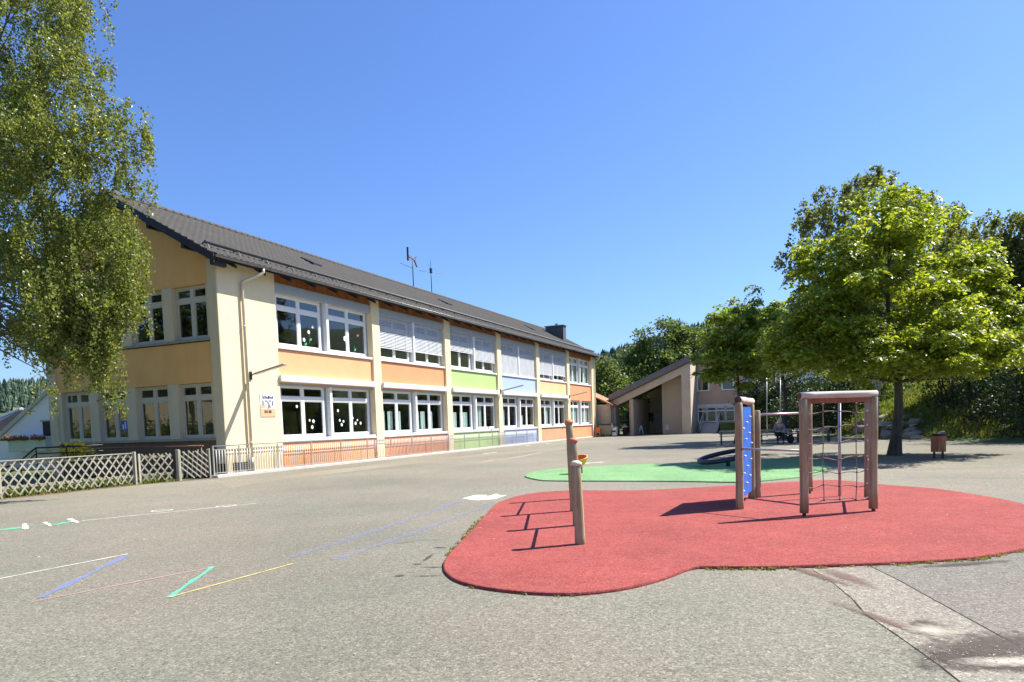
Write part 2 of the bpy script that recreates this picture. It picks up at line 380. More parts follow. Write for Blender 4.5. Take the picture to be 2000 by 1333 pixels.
def sub_lobes(lobes, n, per, nsub, srad, fill=.35, sflat=.55):
    # crown in two steps: clusters on the lobes, then twigs round every cluster
    nc = max(1, n // per); w = np.array([(l[3]*l[3]*l[4])**(2/3) for l in lobes]); w /= w.sum()
    ns = max(4, int(nsub*len(lobes))); L = np.array(lobes)[rng.choice(len(lobes), ns, p=w)]
    d = unit(rng.normal(size=(ns,3))); rr = rng.uniform(fill, 1.0, ns)**.5; sc = L[:,:3] + d*rr[:,None]*np.stack([L[:,3],L[:,3],L[:,4]],1)
    wt = rng.uniform(.4, 1.6, ns); k = rng.choice(ns, nc, p=wt/wt.sum()); sr = srad*np.sqrt(wt)
    q = unit(rng.normal(size=(nc,3)))*(rng.uniform(0,1,nc)**.45)[:,None]
    return sc[k] + q*np.array([1,1,sflat])*sr[k][:,None], q
def sample_lobes(lobes, n, clump, per, flat=.6, fill=.35):
    w = np.array([(l[3]*l[3]*l[4])**(2/3) for l in lobes]); w /= w.sum()
    nc = max(1, n // per); idx = rng.choice(len(lobes), nc, p=w)
    L = np.array(lobes)[idx]
    d = unit(rng.normal(size=(nc,3))); rr = rng.uniform(fill, 1.0, nc)**.6
    ex = np.stack([L[:,3], L[:,3], L[:,4]], 1)
    cc = L[:, :3] + d * rr[:, None] * ex
    return cc, d

def make_tree(name, label, cat, base, lobes, nleaf, leaf, lmat, bark, trunk_r, per=26, clump=.32, weep=0.0, group=None,
              flat=.45, up=.9, lean=(0,0), fill=.35, limbs=26, disc=0.0, limb_k=.42, zmin=1.2, sub=None):
    root = empty(name, base, 0, label, cat, group)
    cc, d = sample_lobes(lobes, nleaf, clump, per, fill=fill) if not sub else sub_lobes(lobes, nleaf, per, sub[0], sub[1], fill)
    C = []; nc = len(cc)
    if weep > 0:
        t = np.repeat(np.arange(nc), per); k = rng.uniform(0, 1, nc*per)
        Ls = rng.uniform(.35, 1.25, nc)**1.3 * weep
        drift = rng.normal(size=(nc,3)) * .12; drift[:,2] = 0
        C = cc[t] + drift[t]*k[:,None] + rng.normal(size=(nc*per,3)) * np.array([.10,.10,.08]) * clump/.3
        C[:,2] -= k * Ls[t]
        nr = rng.normal(size=(nc*per,3)); nr[:,2] *= .6; nr = unit(nr)
    elif disc > 0:
        t = np.repeat(np.arange(nc), per); R_ = rng.uniform(.55, 1.25, nc)*disc; rr = np.sqrt(rng.uniform(0,1,nc*per)); ph = rng.uniform(0, 6.283, nc*per)
        rad = rr*R_[t]; C = cc[t] + np.stack([rad*np.cos(ph), rad*np.sin(ph), -.55*rad**2/R_[t] + rng.normal(size=nc*per)*.05], 1)
        tl = rng.normal(size=(nc,3))*.16; C[:,2] += (C[:,0]-cc[t,0])*tl[t,0] + (C[:,1]-cc[t,1])*tl[t,1]
        nr = np.stack([np.cos(ph)*rr*.8, np.sin(ph)*rr*.8, np.full(nc*per, up)], 1) + rng.normal(size=(nc*per,3))*.38; nr = unit(nr)
    else:
        t = np.repeat(np.arange(nc), per)
        C = cc[t] + rng.normal(size=(nc*per,3)) * np.array([clump, clump, clump*flat])
        nr = rng.normal(size=(nc*per,3)) * .75 + np.array([0,0,up]); nr = unit(nr)
    C[:,2] = np.maximum(C[:,2], .25)
    V, F = leaf_quads(C, nr, leaf); np_mesh('crown', V, F, lmat, root)
    # trunk and limbs
    zs = [l[2] for l in lobes]; top = lobes[int(np.argmax(zs))]; zlow = min(l[2]-l[4] for l in lobes)
    tb = MB(); H = top[2]*.92
    def tp(z):
        k = z / H; return Vector((lean[0]*k + top[0]*k**2.2*.8 + .10*math.sin(z*.9), lean[1]*k + top[1]*k**2.2*.8 + .08*math.cos(z*1.1)-.08, z))
    zz = [-.15, .12, .5] + list(np.linspace(1.0, H, 11))
    tb.tube([tp(z) if z > 0 else Vector((0,0,z)) for z in zz], [trunk_r*(1.55 if z < 0 else 1.28 if z < .2 else (1.04 if z < .7 else max(.12, 1-(z/H)**.9*.92))) for z in zz], 12)
    order = sorted(range(nc), key=lambda i: random.random())[:limbs]
    for l in lobes:
        p1 = Vector(l[:3]); z0 = max(zlow*.8, min(H*.8, p1.z - .55*math.hypot(p1.x - tp(min(H, p1.z)).x, p1.y) - .4)); z0 = max(zmin, z0)
        p0 = tp(z0); mid = (p0 + p1)/2 + Vector((0, 0, -.12*(p1-p0).length)) + Vector(rng.normal(size=3)*.12)
        r0 = trunk_r * limb_k * min(1, (p1-p0).length/3 + .3)
        tb.tube([p0, (p0*2+mid)/3, mid, (mid+p1)/2, p1], [r0, r0*.85, r0*.65, r0*.42, r0*.18], 7)
        near = np.argsort(np.linalg.norm(cc - np.array(l[:3]), axis=1))[:200]
        for q in rng.choice(near, min(len(near), max(3, limbs//len(lobes)*2)), replace=False):
            e = Vector(cc[q]); s_ = mid.lerp(p1, random.uniform(.1, 1.0))
            m2 = (s_+e)/2 + Vector(rng.normal(size=3)*.08)
            tb.tube([s_, m2, e], [r0*.26, r0*.16, r0*.05], 5, caps=False)
    tb.build('trunk', bark, root)
    return root

def shrub(name, label, cat, base, lobes, n, leaf, lmat, group=None, per=20, clump=.25):
    root = empty(name, base, 0, label, cat, group)
    cc, d = sample_lobes(lobes, n, clump, per, fill=.5)
    t = np.repeat(np.arange(len(cc)), per)
    C = cc[t] + rng.normal(size=(len(t),3))*clump; C[:,2] = np.maximum(C[:,2], .05)
    nr = unit(rng.normal(size=(len(t),3)) + np.array([0,0,.4])); V, F = leaf_quads(C, nr, leaf)
    np_mesh('foliage', V, F, lmat, root)
    tb = MB()
    for l in lobes:
        for _ in range(5):
            e = Vector((l[0]+rng.normal()*l[3]*.4, l[1]+rng.normal()*l[3]*.4, l[2]+rng.normal()*l[4]*.3)); s_ = Vector((l[0]*.4+rng.normal()*.15, l[1]*.4+rng.normal()*.15, -.05))
            tb.tube([s_, (s_+e)/2 + Vector(rng.normal(size=3)*.08), e], [.05, .035, .012], 5)
    tb.build('stem', M['bark'], root); return root

# ------------------------------------------------------------------ camera, sun, sky
cam = bpy.data.cameras.new('camera'); co = bpy.data.objects.new('camera', cam); COL.objects.link(co); S.camera = co
cam.sensor_width = 36; cam.lens = 1350/2000*36; cam.shift_y = (912-666.5)/2000; cam.clip_start = .05; cam.clip_end = 5000
th, ro = R(-3.594), R(1.904)
Mx = Matrix(((1,0,0),(0,math.sin(th),-math.cos(th)),(0,math.cos(th),math.sin(th))))
Rx = Matrix(((math.cos(ro),math.sin(ro),0),(-math.sin(ro),math.cos(ro),0),(0,0,1))) @ Mx
right, down, fwd = Rx[0], Rx[1], Rx[2]
rot = Matrix((right, -down, -fwd)).transposed()
co.matrix_world = Matrix.Translation((0,0,1.6)) @ rot.to_4x4()

SUN_EL, SUN_AZ = R(51.5), R(19.5)
sd = Vector((math.cos(SUN_EL)*math.cos(SUN_AZ), math.cos(SUN_EL)*math.sin(SUN_AZ), math.sin(SUN_EL)))
sl = bpy.data.lights.new('sun', 'SUN'); sl.energy = 4.8; sl.angle = R(.53); sl.color = (1, .955, .88)
so = bpy.data.objects.new('sun', sl); COL.objects.link(so); so.rotation_euler = sd.to_track_quat('Z', 'Y').to_euler(); so.location = (30, 10, 40)
w = bpy.data.worlds.new('World'); S.world = w; w.use_nodes = True; nt = w.node_tree
bg = nt.nodes['Background']; sky = nt.nodes.new('ShaderNodeTexSky'); sky.sky_type = 'NISHITA'; sky.sun_disc = False
sky.sun_elevation = SUN_EL; sky.sun_rotation = math.pi/2 - SUN_AZ; sky.altitude = 400; sky.air_density = 1.2; sky.dust_density = .9; sky.ozone_density = 10
wb = nt.nodes.new('ShaderNodeMix'); wb.data_type = 'RGBA'; wb.blend_type = 'MULTIPLY'; wb.inputs[0].default_value = 1; wb.inputs[7].default_value = (.93, .97, 1.15, 1)
nt.links.new(sky.outputs[0], wb.inputs[6]); nt.links.new(wb.outputs[2], bg.inputs[0]); bg.inputs[1].default_value = .085
S.view_settings.view_transform = 'Standard'; S.view_settings.look = 'None'; S.view_settings.gamma = 1
S.view_settings.exposure = 1.05
S.cycles.max_bounces = 8; S.cycles.diffuse_bounces = 4; S.cycles.transparent_max_bounces = 12; S.cycles.sample_clamp_indirect = 6

# ------------------------------------------------------------------ ground
AL = R(23.653); C0 = Vector((-10.4882, 25.5166, 0)); D1 = Vector((math.sin(AL), math.cos(AL), 0)); D2 = Vector((-math.cos(AL), math.sin(AL), 0))
def bw(s, d, z=0.0): return C0 + D1*s + D2*d + Vector((0,0,z))
def sheet(name, poly, z, mat, kind='structure', th=0.0):
    m = MB()
    if th: m.prism(poly, z, z+th)
    else:
        n = len(poly); a = sum(poly[i][0]*poly[(i+1)%n][1] - poly[(i+1)%n][0]*poly[i][1] for i in range(n))
        if a < 0: poly = poly[::-1]
        m.add([(x,y,z) for x,y in poly], [tuple(range(len(poly)))])
    o = m.build(name, mat); tag(o, kind=kind); return o

sheet('ground', [(-2500,-2500),(2500,-2500),(2500,2500),(-2500,2500)], -.06, M['grass'])
xy = lambda s, d: tuple(bw(s, d))[:2]
FENCE = [(-16.9,12.0), (-15.6,15.2), (-14.02,18.83), (-12.37,22.64), (-11.44,23.68), (-10.70,24.72)]
yard = [(-22,-30), (-18.8,8.0)] + FENCE + [xy(-.85,-.36), xy(47.5,-.36), xy(47.6,1.5), xy(62,1.5), xy(62,-22), (23.5,56), (21.5,46), (21.8,36), (22.6,28), (26,18), (34,4), (38,-30)]
sheet('schoolyard', yard, 0, M['asph'])
garden = [(-16.95,12.0), (-15.68,15.2), (-14.1,18.85), (-12.45,22.66), (-11.5,23.72), (-10.8,24.75), xy(-.9,-.3), xy(-.9, 12), (-34, 36), (-34, 10)]
sheet('garden_lawn', garden, -.02, M['grass'])

# pale repaired strip along the facade, foreground concrete strip, grey slab beyond it
sheet('asphalt_strip', [(-9.26,21.84),(-8.71,23.43),(-4.83,32.68),(3.11,43.5),(3.6,43.2),(2.885,38.8),(-4.3,29.6),(-7.86,21.6),(-8.19,19.9)], .004, M['asph_pale'])
seamL = [(3.041,6.99),(3.0,6.5),(2.945,6.205),(2.87,5.8),(2.756,5.382),(2.70,4.796),(2.63,4.235),(2.56,3.827),(2.5,2.6),(2.46,.5)]
seamR = [(3.668,7.12),(3.60,6.4),(3.531,5.936),(3.415,5.093),(3.327,4.457),(3.27,4.0),(3.16,2.6),(3.05,.5)]
sheet('concrete_strip', seamL + seamR[::-1], .004, M['asph_strip'])
sheet('asphalt_slab', [(x+.012,y) for x,y in seamR] + [(9,.5),(11,4.5),(10.2,7.5),(8.9,8.9),(8.40,10.2),(7.40,9.75),(6.70,8.40),(5.72,7.60),(4.86,7.19)], .0038, M['asph_dark'])
def ribbon(m, pts, wd, z, jit=0.0):
    P = [Vector((x,y,0)) for x,y in pts]; Q = []
    for a, b in zip(P[:-1], P[1:]):
        k = max(1, int((b-a).length/.12)); Q += [a.lerp(b, i/k) for i in range(k)]
    Q.append(P[-1]); b0 = len(m.v)
    for i, p in enumerate(Q):
        d = (Q[min(i+1,len(Q)-1)] - Q[max(0,i-1)]).normalized(); n = Vector((-d.y,d.x,0)); ww = wd*(1+random.uniform(-jit,jit))*.5; off = n*random.uniform(-jit,jit)*wd*.25
        m.v += [tuple(p+n*ww+off+Vector((0,0,z))), tuple(p-n*ww+off+Vector((0,0,z)))]
    for i in range(len(Q)-1): m.f.append((b0+2*i, b0+2*i+1, b0+2*i+3, b0+2*i+2)); m.sm.append(False)
M['crack'] = plain('crack', (.035,.03,.025), .95, .3); M['stainm'] = chalk('damp brown stain', (.075,.055,.04), .55); M['stainred'] = chalk('rusty dirt', (.16,.085,.06), .5); M['sand'] = chalk('pale sand', (.50,.46,.38), .5)
cm = MB(); ribbon(cm, seamL, .006, .0046, .9); ribbon(cm, seamR, .005, .0046, .4)
ribbon(cm, [(9.3,16.3),(11.2,15.3),(13.0,13.9),(16.5,13.4)], .02, .0085, .6); ribbon(cm, [(10.6,18.3),(13.5,18.4),(18,17.0)], .02, .0085, .6)
ribbon(cm, [(-.95,9.6),(-1.3,9.62),(-1.62,9.4)], .012, .0085, .6)
tag(cm.build('pavement_crack', M['crack']), kind='structure')
def blotmat(name, col, alpha=.9, sc=9.0):
    m = bpy.data.materials.new(name); m.use_nodes = True; nt = m.node_tree; b = nt.nodes['Principled BSDF']; out = nt.nodes['Material Output']
    tc = nt.nodes.new('ShaderNodeTexCoord'); mp = nt.nodes.new('ShaderNodeMapping'); mp.inputs['Location'].default_value = (-.5,-.5,0)
    nt.links.new(tc.outputs['Generated'], mp.inputs[0]); ml = nt.nodes.new('ShaderNodeVectorMath'); ml.operation = 'MULTIPLY'; ml.inputs[1].default_value = (2,2,0); nt.links.new(mp.outputs[0], ml.inputs[0])
    ln = nt.nodes.new('ShaderNodeVectorMath'); ln.operation = 'LENGTH'; nt.links.new(ml.outputs[0], ln.inputs[0])
    gp = nt.nodes.new('ShaderNodeNewGeometry'); n1 = noise(nt, gp.outputs['Position'], 8.0, 10, .82)
    sb = nt.nodes.new('ShaderNodeMath'); sb.operation = 'SUBTRACT'; nt.links.new(n1, sb.inputs[0])
    pw = nt.nodes.new('ShaderNodeMath'); pw.operation = 'MULTIPLY'; pw.inputs[1].default_value = .42; nt.links.new(ln.outputs['Value'], pw.inputs[0]); nt.links.new(pw.outputs[0], sb.inputs[1])
    r = ramp(nt, [(.08, (0,0,0)), (.40, (alpha,)*3)]); nt.links.new(sb.outputs[0], r.inputs[0])
    b.inputs['Base Color'].default_value = (*col, 1); b.inputs['Roughness'].default_value = .9
    tr = nt.nodes.new('ShaderNodeBsdfTransparent'); mx = nt.nodes.new('ShaderNodeMixShader')
    nt.links.new(r.outputs[0], mx.inputs[0]); nt.links.new(tr.outputs[0], mx.inputs[1]); nt.links.new(b.outputs[0], mx.inputs[2]); nt.links.new(mx.outputs[0], out.inputs[0]); return m
M['stainm'] = blotmat('damp brown stain', (.07,.052,.038), .85); M['stainred'] = blotmat('rusty dirt', (.17,.10,.07), .7); M['sand'] = blotmat('pale sand', (.48,.43,.34), .8)
def blot(name, c, rx, ry, mat, z, rz=0):
    o = MB().disc((0,0,0), (0,0,1), 1, 32).build(name, mat); o.location = (c[0],c[1],z); o.rotation_euler = (0,0,rz); o.scale = (rx*1.7, ry*1.7, 1)
    return tag(o, kind='structure')
blot('stain', (3.10,4.48), .40, .19, M['stainm'], .010, .35); blot('stain', (3.25,4.12), .48, .07, M['stainm'], .0102, -.1); blot('stain', (2.80,4.35), .12, .09, M['stainm'], .0104)
blot('stain', (3.03,5.0), .10, .12, M['stainm'], .0106); blot('stain', (2.80,5.2), .035, .42, M['stainred'], .0108, .22); blot('stain', (2.98,6.75), .05, .38, M['stainred'], .011, .2); blot('stain', (3.2,6.6), .07, .3, M['stainred'], .0112, .1)
blot('sand_patch', (3.06,4.24), .22, .06, M['sand'], .0114); blot('sand_patch', (3.0,4.9), .12, .10, M['sand'], .0116); blot('stain', (4.6,7.0), .35, .05, M['stainm'], .0118, .15)
for c_, a_, b_ in (((-1.13,7.95),.05,.02), ((-1.05,8.35),.02,.16), ((-.93,7.75),.12,.015), ((-.98,9.0),.06,.03), ((-1.25,7.35),.05,.03), ((-.95,7.3),.12,.012)):
    blot('stain', c_, a_, b_, M['stainm'], .006 + random.random()*.002, random.uniform(-.3,.3))

# chalk drawing
CH = dict(white=chalk('white chalk', (.80,.74,.66), .62), blue=chalk('blue chalk', (.20,.26,.50), .52, .6), pink=chalk('pink chalk', (.62,.32,.32), .55, .75), green=chalk('green chalk', (.10,.58,.32), .60),
          yellow=chalk('yellow chalk', (.80,.66,.18), .58), lilac=chalk('faint blue chalk', (.24,.28,.47), .46, .34), faint=chalk('faint pale chalk', (.62,.50,.40), .46, .5), paint=chalk('white road paint', (.80,.80,.77), .58, .8))
def chalkline(pts, wd, c, z=.006, jit=.5):
    m = MB(); ribbon(m, pts, wd, z, jit); tag(m.build('chalk_line', CH[c]), kind='structure')
chalkline([(-6.035,7.772),(-5.247,9.296)], .028, 'white'); chalkline([(-4.794,6.872),(-5.195,9.178)], .085, 'blue'); chalkline([(-4.774,6.71),(-3.614,8.168)], .024, 'pink', .0064)
chalkline([(-3.415,6.71),(-3.621,8.199)], .045, 'green'); chalkline([(-3.415,6.71),(-2.672,8.225)], .02, 'yellow', .0064)
chalkline([(-9.35,12.1),(-8.908,12.471)], .12, 'green'); chalkline([(-9.6,12.1),(-8.6,12.9),(-8.40,13.25)], .03, 'green', .0064); chalkline([(-8.51,12.73),(-8.457,13.185)], .10, 'green')
for a_, b_ in (((-9.275,13.034),(-8.70,12.25)), ((-9.008,13.2),(-8.45,12.55)), ((-8.802,13.6),(-8.2,12.95)), ((-9.65,12.6),(-9.1,11.9))): chalkline([a_, b_], .075, 'white', .007)
chalkline([(-8.301,13.218),(-5.744,15.373)], .035, 'white'); chalkline([(-5.401,15.887),(-4.702,16.563)], .04, 'faint')
for cx_, cy_ in ((-7.43,14.55), (-6.27,15.04)):
    chalkline([(cx_+.16*math.cos(t)-.10*math.sin(t), cy_+.12*math.sin(t)+.12*math.cos(t)) for t in np.linspace(0, 6.28, 20)], .04, 'white', .0068)
chalkline([(-2.825,8.632),(-2.315,10.189),(-1.75,12.1),(-1.055,14.591)], .15, 'lilac', .006, .6); chalkline([(-2.204,8.396),(-1.552,10.173),(-.95,12.1),(-.341,14.0)], .13, 'lilac', .006, .6)
sheet('road_paint', [(-1.10,14.95),(-.86,15.6),(-.62,15.55),(-.56,15.25),(-.38,15.75),(-.28,15.35),(-.13,15.36),(-.38,14.62),(-.78,14.5)], .006, CH['paint'])
chalkline([(-1.2,29.6),(-.6,30.9),(0,31.4),(.5,33),(1.66,36.8)], .35, 'faint'); chalkline([(-1.5,28.2),(-.8,30.2),(-.2,30.6)], .2, 'faint', .0064); chalkline([(2.4,25.7),(2.95,26.1),(3.5,26.4)], .22, 'paint')
for k in range(9):
    s_ = 24 + k*1.6; p = bw(s_, -1.6 + .25*math.sin(k*2.1)); chalkline([(p.x,p.y), (p.x+.32, p.y+.55)], .22, 'paint' if k % 2 else 'faint')
p = bw(14.5, -3.4); chalkline([(p.x,p.y), (p.x+.75,p.y+1.6)], .16, 'paint'); p = bw(5.2, -1.3); chalkline([(p.x,p.y), (p.x+.6,p.y+1.5)], .12, 'faint')

# rubber safety surfaces
def smooth_poly(P, k=3):
    P = [Vector((x,y)) for x,y in P]; n = len(P); out = []
    for i in range(n):
        a, b, c, d = P[i-1], P[i], P[(i+1)%n], P[(i+2)%n]
        for j in range(k):
            t = j/k; out.append(tuple(.5*((2*b)+(c-a)*t+(2*a-5*b+4*c-d)*t*t+(3*b-a-3*c+d)*t**3)))
    return out
RED = [(-0.802,7.61),(-0.828,8.133),(-0.727,9.271),(-0.591,10.72),(-0.373,13.32),(-0.182,14.142),(0.088,14.845),(0.554,15.453),(1.377,15.642),(2.588,15.235),(3.74,15.308),(4.975,15.607),(6.665,16.037),(7.582,15.958),(7.942,14.649),(8.383,13.594),(8.40,12.459),(8.30,11.354),(7.9,9.941),(7.35,9.039),(6.80,8.40),(6.253,8.0),(5.714,7.62),(4.862,7.22),(4.013,7.09),(3.362,7.081),(2.624,7.097),(2.115,7.177),(1.854,7.167),(1.486,6.77),(1.071,6.425),(0.666,6.266),(0.337,6.272),(-0.04,6.418),(-0.39,6.669),(-0.613,6.963),(-0.738,7.29)]
GREEN = [(0.369,20.432),(0.554,21.596),(1.004,22.659),(1.727,23.314),(2.647,23.788),(4.448,23.967),(6.24,24.014),(7.846,24.016),(10.044,24.154),(10.419,23.581),(9.997,21.998),(9.225,20.105),(8.322,18.436),(7.716,17.618),(7.147,17.194),(6.025,16.573),(5.353,16.403),(4.192,17.146),(2.637,17.833),(1.088,18.524),(0.63,19.214)]
for nm, P, mt in (('red_rubber_surface', RED, 'rub_red'), ('green_rubber_surface', GREEN, 'rub_green')):
    o = MB().prism(smooth_poly(P), -.02, .035).build(nm, M[mt], bevel=.02); tag(o, kind='structure')
    o.modifiers['bevel'].angle_limit = R(60)

# dry grass in the joint around the red surface
def tufts(name, path, n, hmin, hmax, spread, mat, z=0.0, wd=.012, label=None):
    P = [Vector((x,y,z)) for x,y in path]; seg = [(P[i], P[i+1]) for i in range(len(P)-1)]; ln = np.array([(b-a).length for a,b in seg]); pr = ln/ln.sum()
    nc = max(1, n//14); V = []; F = []
    for _ in range(nc):
        a, b = seg[rng.choice(len(seg), p=pr)]; c = a.lerp(b, random.random()); hs = random.uniform(.4, 1.0)
        for _ in range(14):
            q = c + Vector(rng.normal(size=3))*spread; q.z = z; h = random.uniform(hmin, hmax)*hs; d = Vector((rng.normal(), rng.normal(), 0)).normalized()
            side = Vector((-d.y, d.x, 0))*wd*random.uniform(.6,1.4); tip = q + d*h*random.uniform(.2,1.0) + Vector((0,0,h)); midp = q + d*h*.2 + Vector((0,0,h*.6)); k = len(V)
            V += [tuple(q-side), tuple(q+side), tuple(midp+side*.6), tuple(midp-side*.6), tuple(tip)]; F += [(k,k+1,k+2,k+3), (k+3,k+2,k+4,k+4)]
    m = MB(); m.v = V; m.f = [f if f[2] != f[3] else f[:3] for f in F]; m.sm = [False]*len(m.f)
    o = m.build(name, mat); return tag(o, label, 'grass', kind='stuff')
tufts('grass', [(-.80,8.3),(-.74,9.2),(-.62,10.6),(-.48,12.2)], 700, .012, .05, .035, M['lf_dry'], label='dry grass growing along the left rim of the red rubber surface')
tufts('grass', [(-.72,7.0),(-.35,6.62),(.3,6.25),(.7,6.25),(1.1,6.40)], 120, .008, .03, .02, M['lf_dry'], label='sparse dry grass along the front rim of the red rubber surface')
tufts('grass', [(2.0,7.17),(2.7,7.06),(3.36,7.05),(4.0,7.06),(4.86,7.19),(5.7,7.6),(6.3,7.97)], 900, .01, .045, .025, M['lf_dry'], label='yellow green grass in the joint before the red rubber surface')
# litter of leaves and paper chips on the ground
V = []; F = []
for _ in range(150):
    x, y = (random.uniform(-7, 7), random.uniform(3.4, 16)) if random.random() < .6 else (random.uniform(-.5,6), random.uniform(6.0,7.6))
    z = .045 if (-.6 < x < 7.2 and 7.7 < y < 15) else .009
    s_ = random.uniform(.006, .018) if y < 9 else random.uniform(.012, .03); a = random.uniform(0, 6.28); k = len(V); ct, st = math.cos(a)*s_, math.sin(a)*s_
    V += [(x-ct,y-st,z), (x+st*.5,y-ct*.5,z+.004), (x+ct,y+st,z+.002), (x-st*.5,y+ct*.5,z+.005)]; F.append((k,k+1,k+2,k+3))
for _ in range(420):
    if random.random() < .6: x, y = random.gauss(3.12,.28), random.gauss(4.42,.16)
    else: t = random.random(); x, y = 3.04-.40*t+random.gauss(0,.03), 7.0-2.8*t+random.gauss(0,.05)
    z = .013; s_ = random.uniform(.003, .010); a = random.uniform(0, 6.28); k = len(V); ct, st = math.cos(a)*s_, math.sin(a)*s_
    V += [(x-ct,y-st,z), (x+st*.5,y-ct*.5,z+.003), (x+ct,y+st,z+.002), (x-st*.5,y+ct*.5,z+.004)]; F.append((k,k+1,k+2,k+3))
m = MB(); m.v = V; m.f = F; m.sm = [False]*len(F)
tag(m.build('leaf_litter', leafmat('litter', [(.12,.08,.04), (.40,.36,.26), (.65,.62,.5)], .1)), 'scattered dry leaves and small paper chips lying on the asphalt', 'litter', kind='stuff')

# ------------------------------------------------------------------ school building (local x along facade, y into the building)
SB = empty('school_building', C0, math.pi/2 - AL, 'long two storey school with coloured wall panels, white windows and a brown tiled roof', 'building')
def bb(name, mat, *boxes, parent=None, bevel=0.0, label=None):
    m = MB()
    for b in boxes: m.box(*b)
    o = m.build(name, mat, parent or SB, bevel)
    if label: o['label'] = label
    return o
EAVE_Y, EAVE_Z, RIDGE_Y, RIDGE_Z = -.55, 7.90, 4.9, 10.92
SL = (RIDGE_Z-EAVE_Z)/(RIDGE_Y-EAVE_Y)
def roofz(y): return EAVE_Z + SL*(y-EAVE_Y) if y <= RIDGE_Y else EAVE_Z + SL*(2*RIDGE_Y-y-EAVE_Y)
def bbs(name, mat, *boxes, parent=None, bevel=0.0):
    for b in boxes: bb(name, mat, b, parent=parent, bevel=bevel)
W = 9.85; LEN = 47.5
PIL = [(9.6,10.25), (16.93,17.58), (24.26,24.91), (31.59,32.24), (38.92,39.57)]
BAYS = [(2.95,9.6), (10.25,16.93), (17.58,24.26), (24.91,31.59), (32.24,38.92), (39.57,46.25)]
UP = ['p_amber','p_coral','p_green','p_blue','p_yellow','p_coral']
LO = ['p_amber','p_coral','p_green','p_blue','p_terra','p_coral']
UPL = ['amber','coral','lime green','sky blue','yellow','coral']
TOPZ = 7.95
bb('corner_wall', M['cream'], (.0,2.95,0,.5,0,TOPZ), bevel=.012)
bb('end_wall', M['cream'], (46.25,47.5,0,.5,0,TOPZ), bevel=.012)
for a, b in PIL: bb('pilaster', M['cream'], (a,b,0,.62,0,TOPZ), bevel=.015)
def window(parent, a0, a1, z0, z1, off, axis='x', name='window', cols=2, frame='frame', tr=.745, extras=True, fw=.085):
    """a0..a1 along the wall; off = distance of the frame's outer face behind the wall plane"""
    fm = MB(); gm = MB()
    def put(m, u0, u1, v0, v1, w0, w1):
        if axis == 'x': m.box(u0, u1, w0, w1, v0, v1)
        else: m.box(w0, w1, u0, u1, v0, v1)
    f0, f1 = off, off+.09
    put(fm, a0, a0+fw, z0, z1, f0, f1); put(fm, a1-fw, a1, z0, z1, f0, f1)
    put(fm, a0+fw, a1-fw, z0, z0+fw*1.15, f0, f1); put(fm, a0+fw, a1-fw, z1-fw, z1, f0, f1)
    zt = z0 + (z1-z0)*tr; wi = (a1-a0-2*fw)/cols; mw = .07
    put(fm, a0+fw, a1-fw, zt-.07, zt+.07, f0+.002, f1-.002)
    for k in range(1, cols):
        c = a0+fw+wi*k; put(fm, c-mw, c+mw, z0+fw*1.15, zt-.07, f0+.004, f1-.004); put(fm, c-mw, c+mw, zt+.07, z1-fw, f0+.004, f1-.004)
    for k in range(cols):   # sash rims and panes
        u0 = a0+fw+wi*k + (mw if k else 0); u1 = a0+fw+wi*(k+1) - (mw if k < cols-1 else 0)
        for (v0, v1) in ((z0+fw*1.15, zt-.07), (zt+.07, z1-fw)):
            r_ = .045; g0, g1 = f0+.02, f0+.07
            put(fm, u0, u0+r_, v0, v1, g0, g1); put(fm, u1-r_, u1, v0, v1, g0, g1); put(fm, u0+r_, u1-r_, v0, v0+r_, g0, g1); put(fm, u0+r_, u1-r_, v1-r_, v1, g0, g1)
            wg = f0+.045
            if axis == 'x': gm.add([(u0+r_,wg,v0+r_),(u1-r_,wg,v0+r_),(u1-r_,wg,v1-r_),(u0+r_,wg,v1-r_)], [(0,1,2,3)])
            else: gm.add([(wg,u0+r_,v0+r_),(wg,u1-r_,v0+r_),(wg,u1-r_,v1-r_),(wg,u0+r_,v1-r_)], [(3,2,1,0)])
    o = fm.build(name, M[frame], parent); gm.build('pane', M['glass'], o); return o
WOFF = .30
WIN = {}
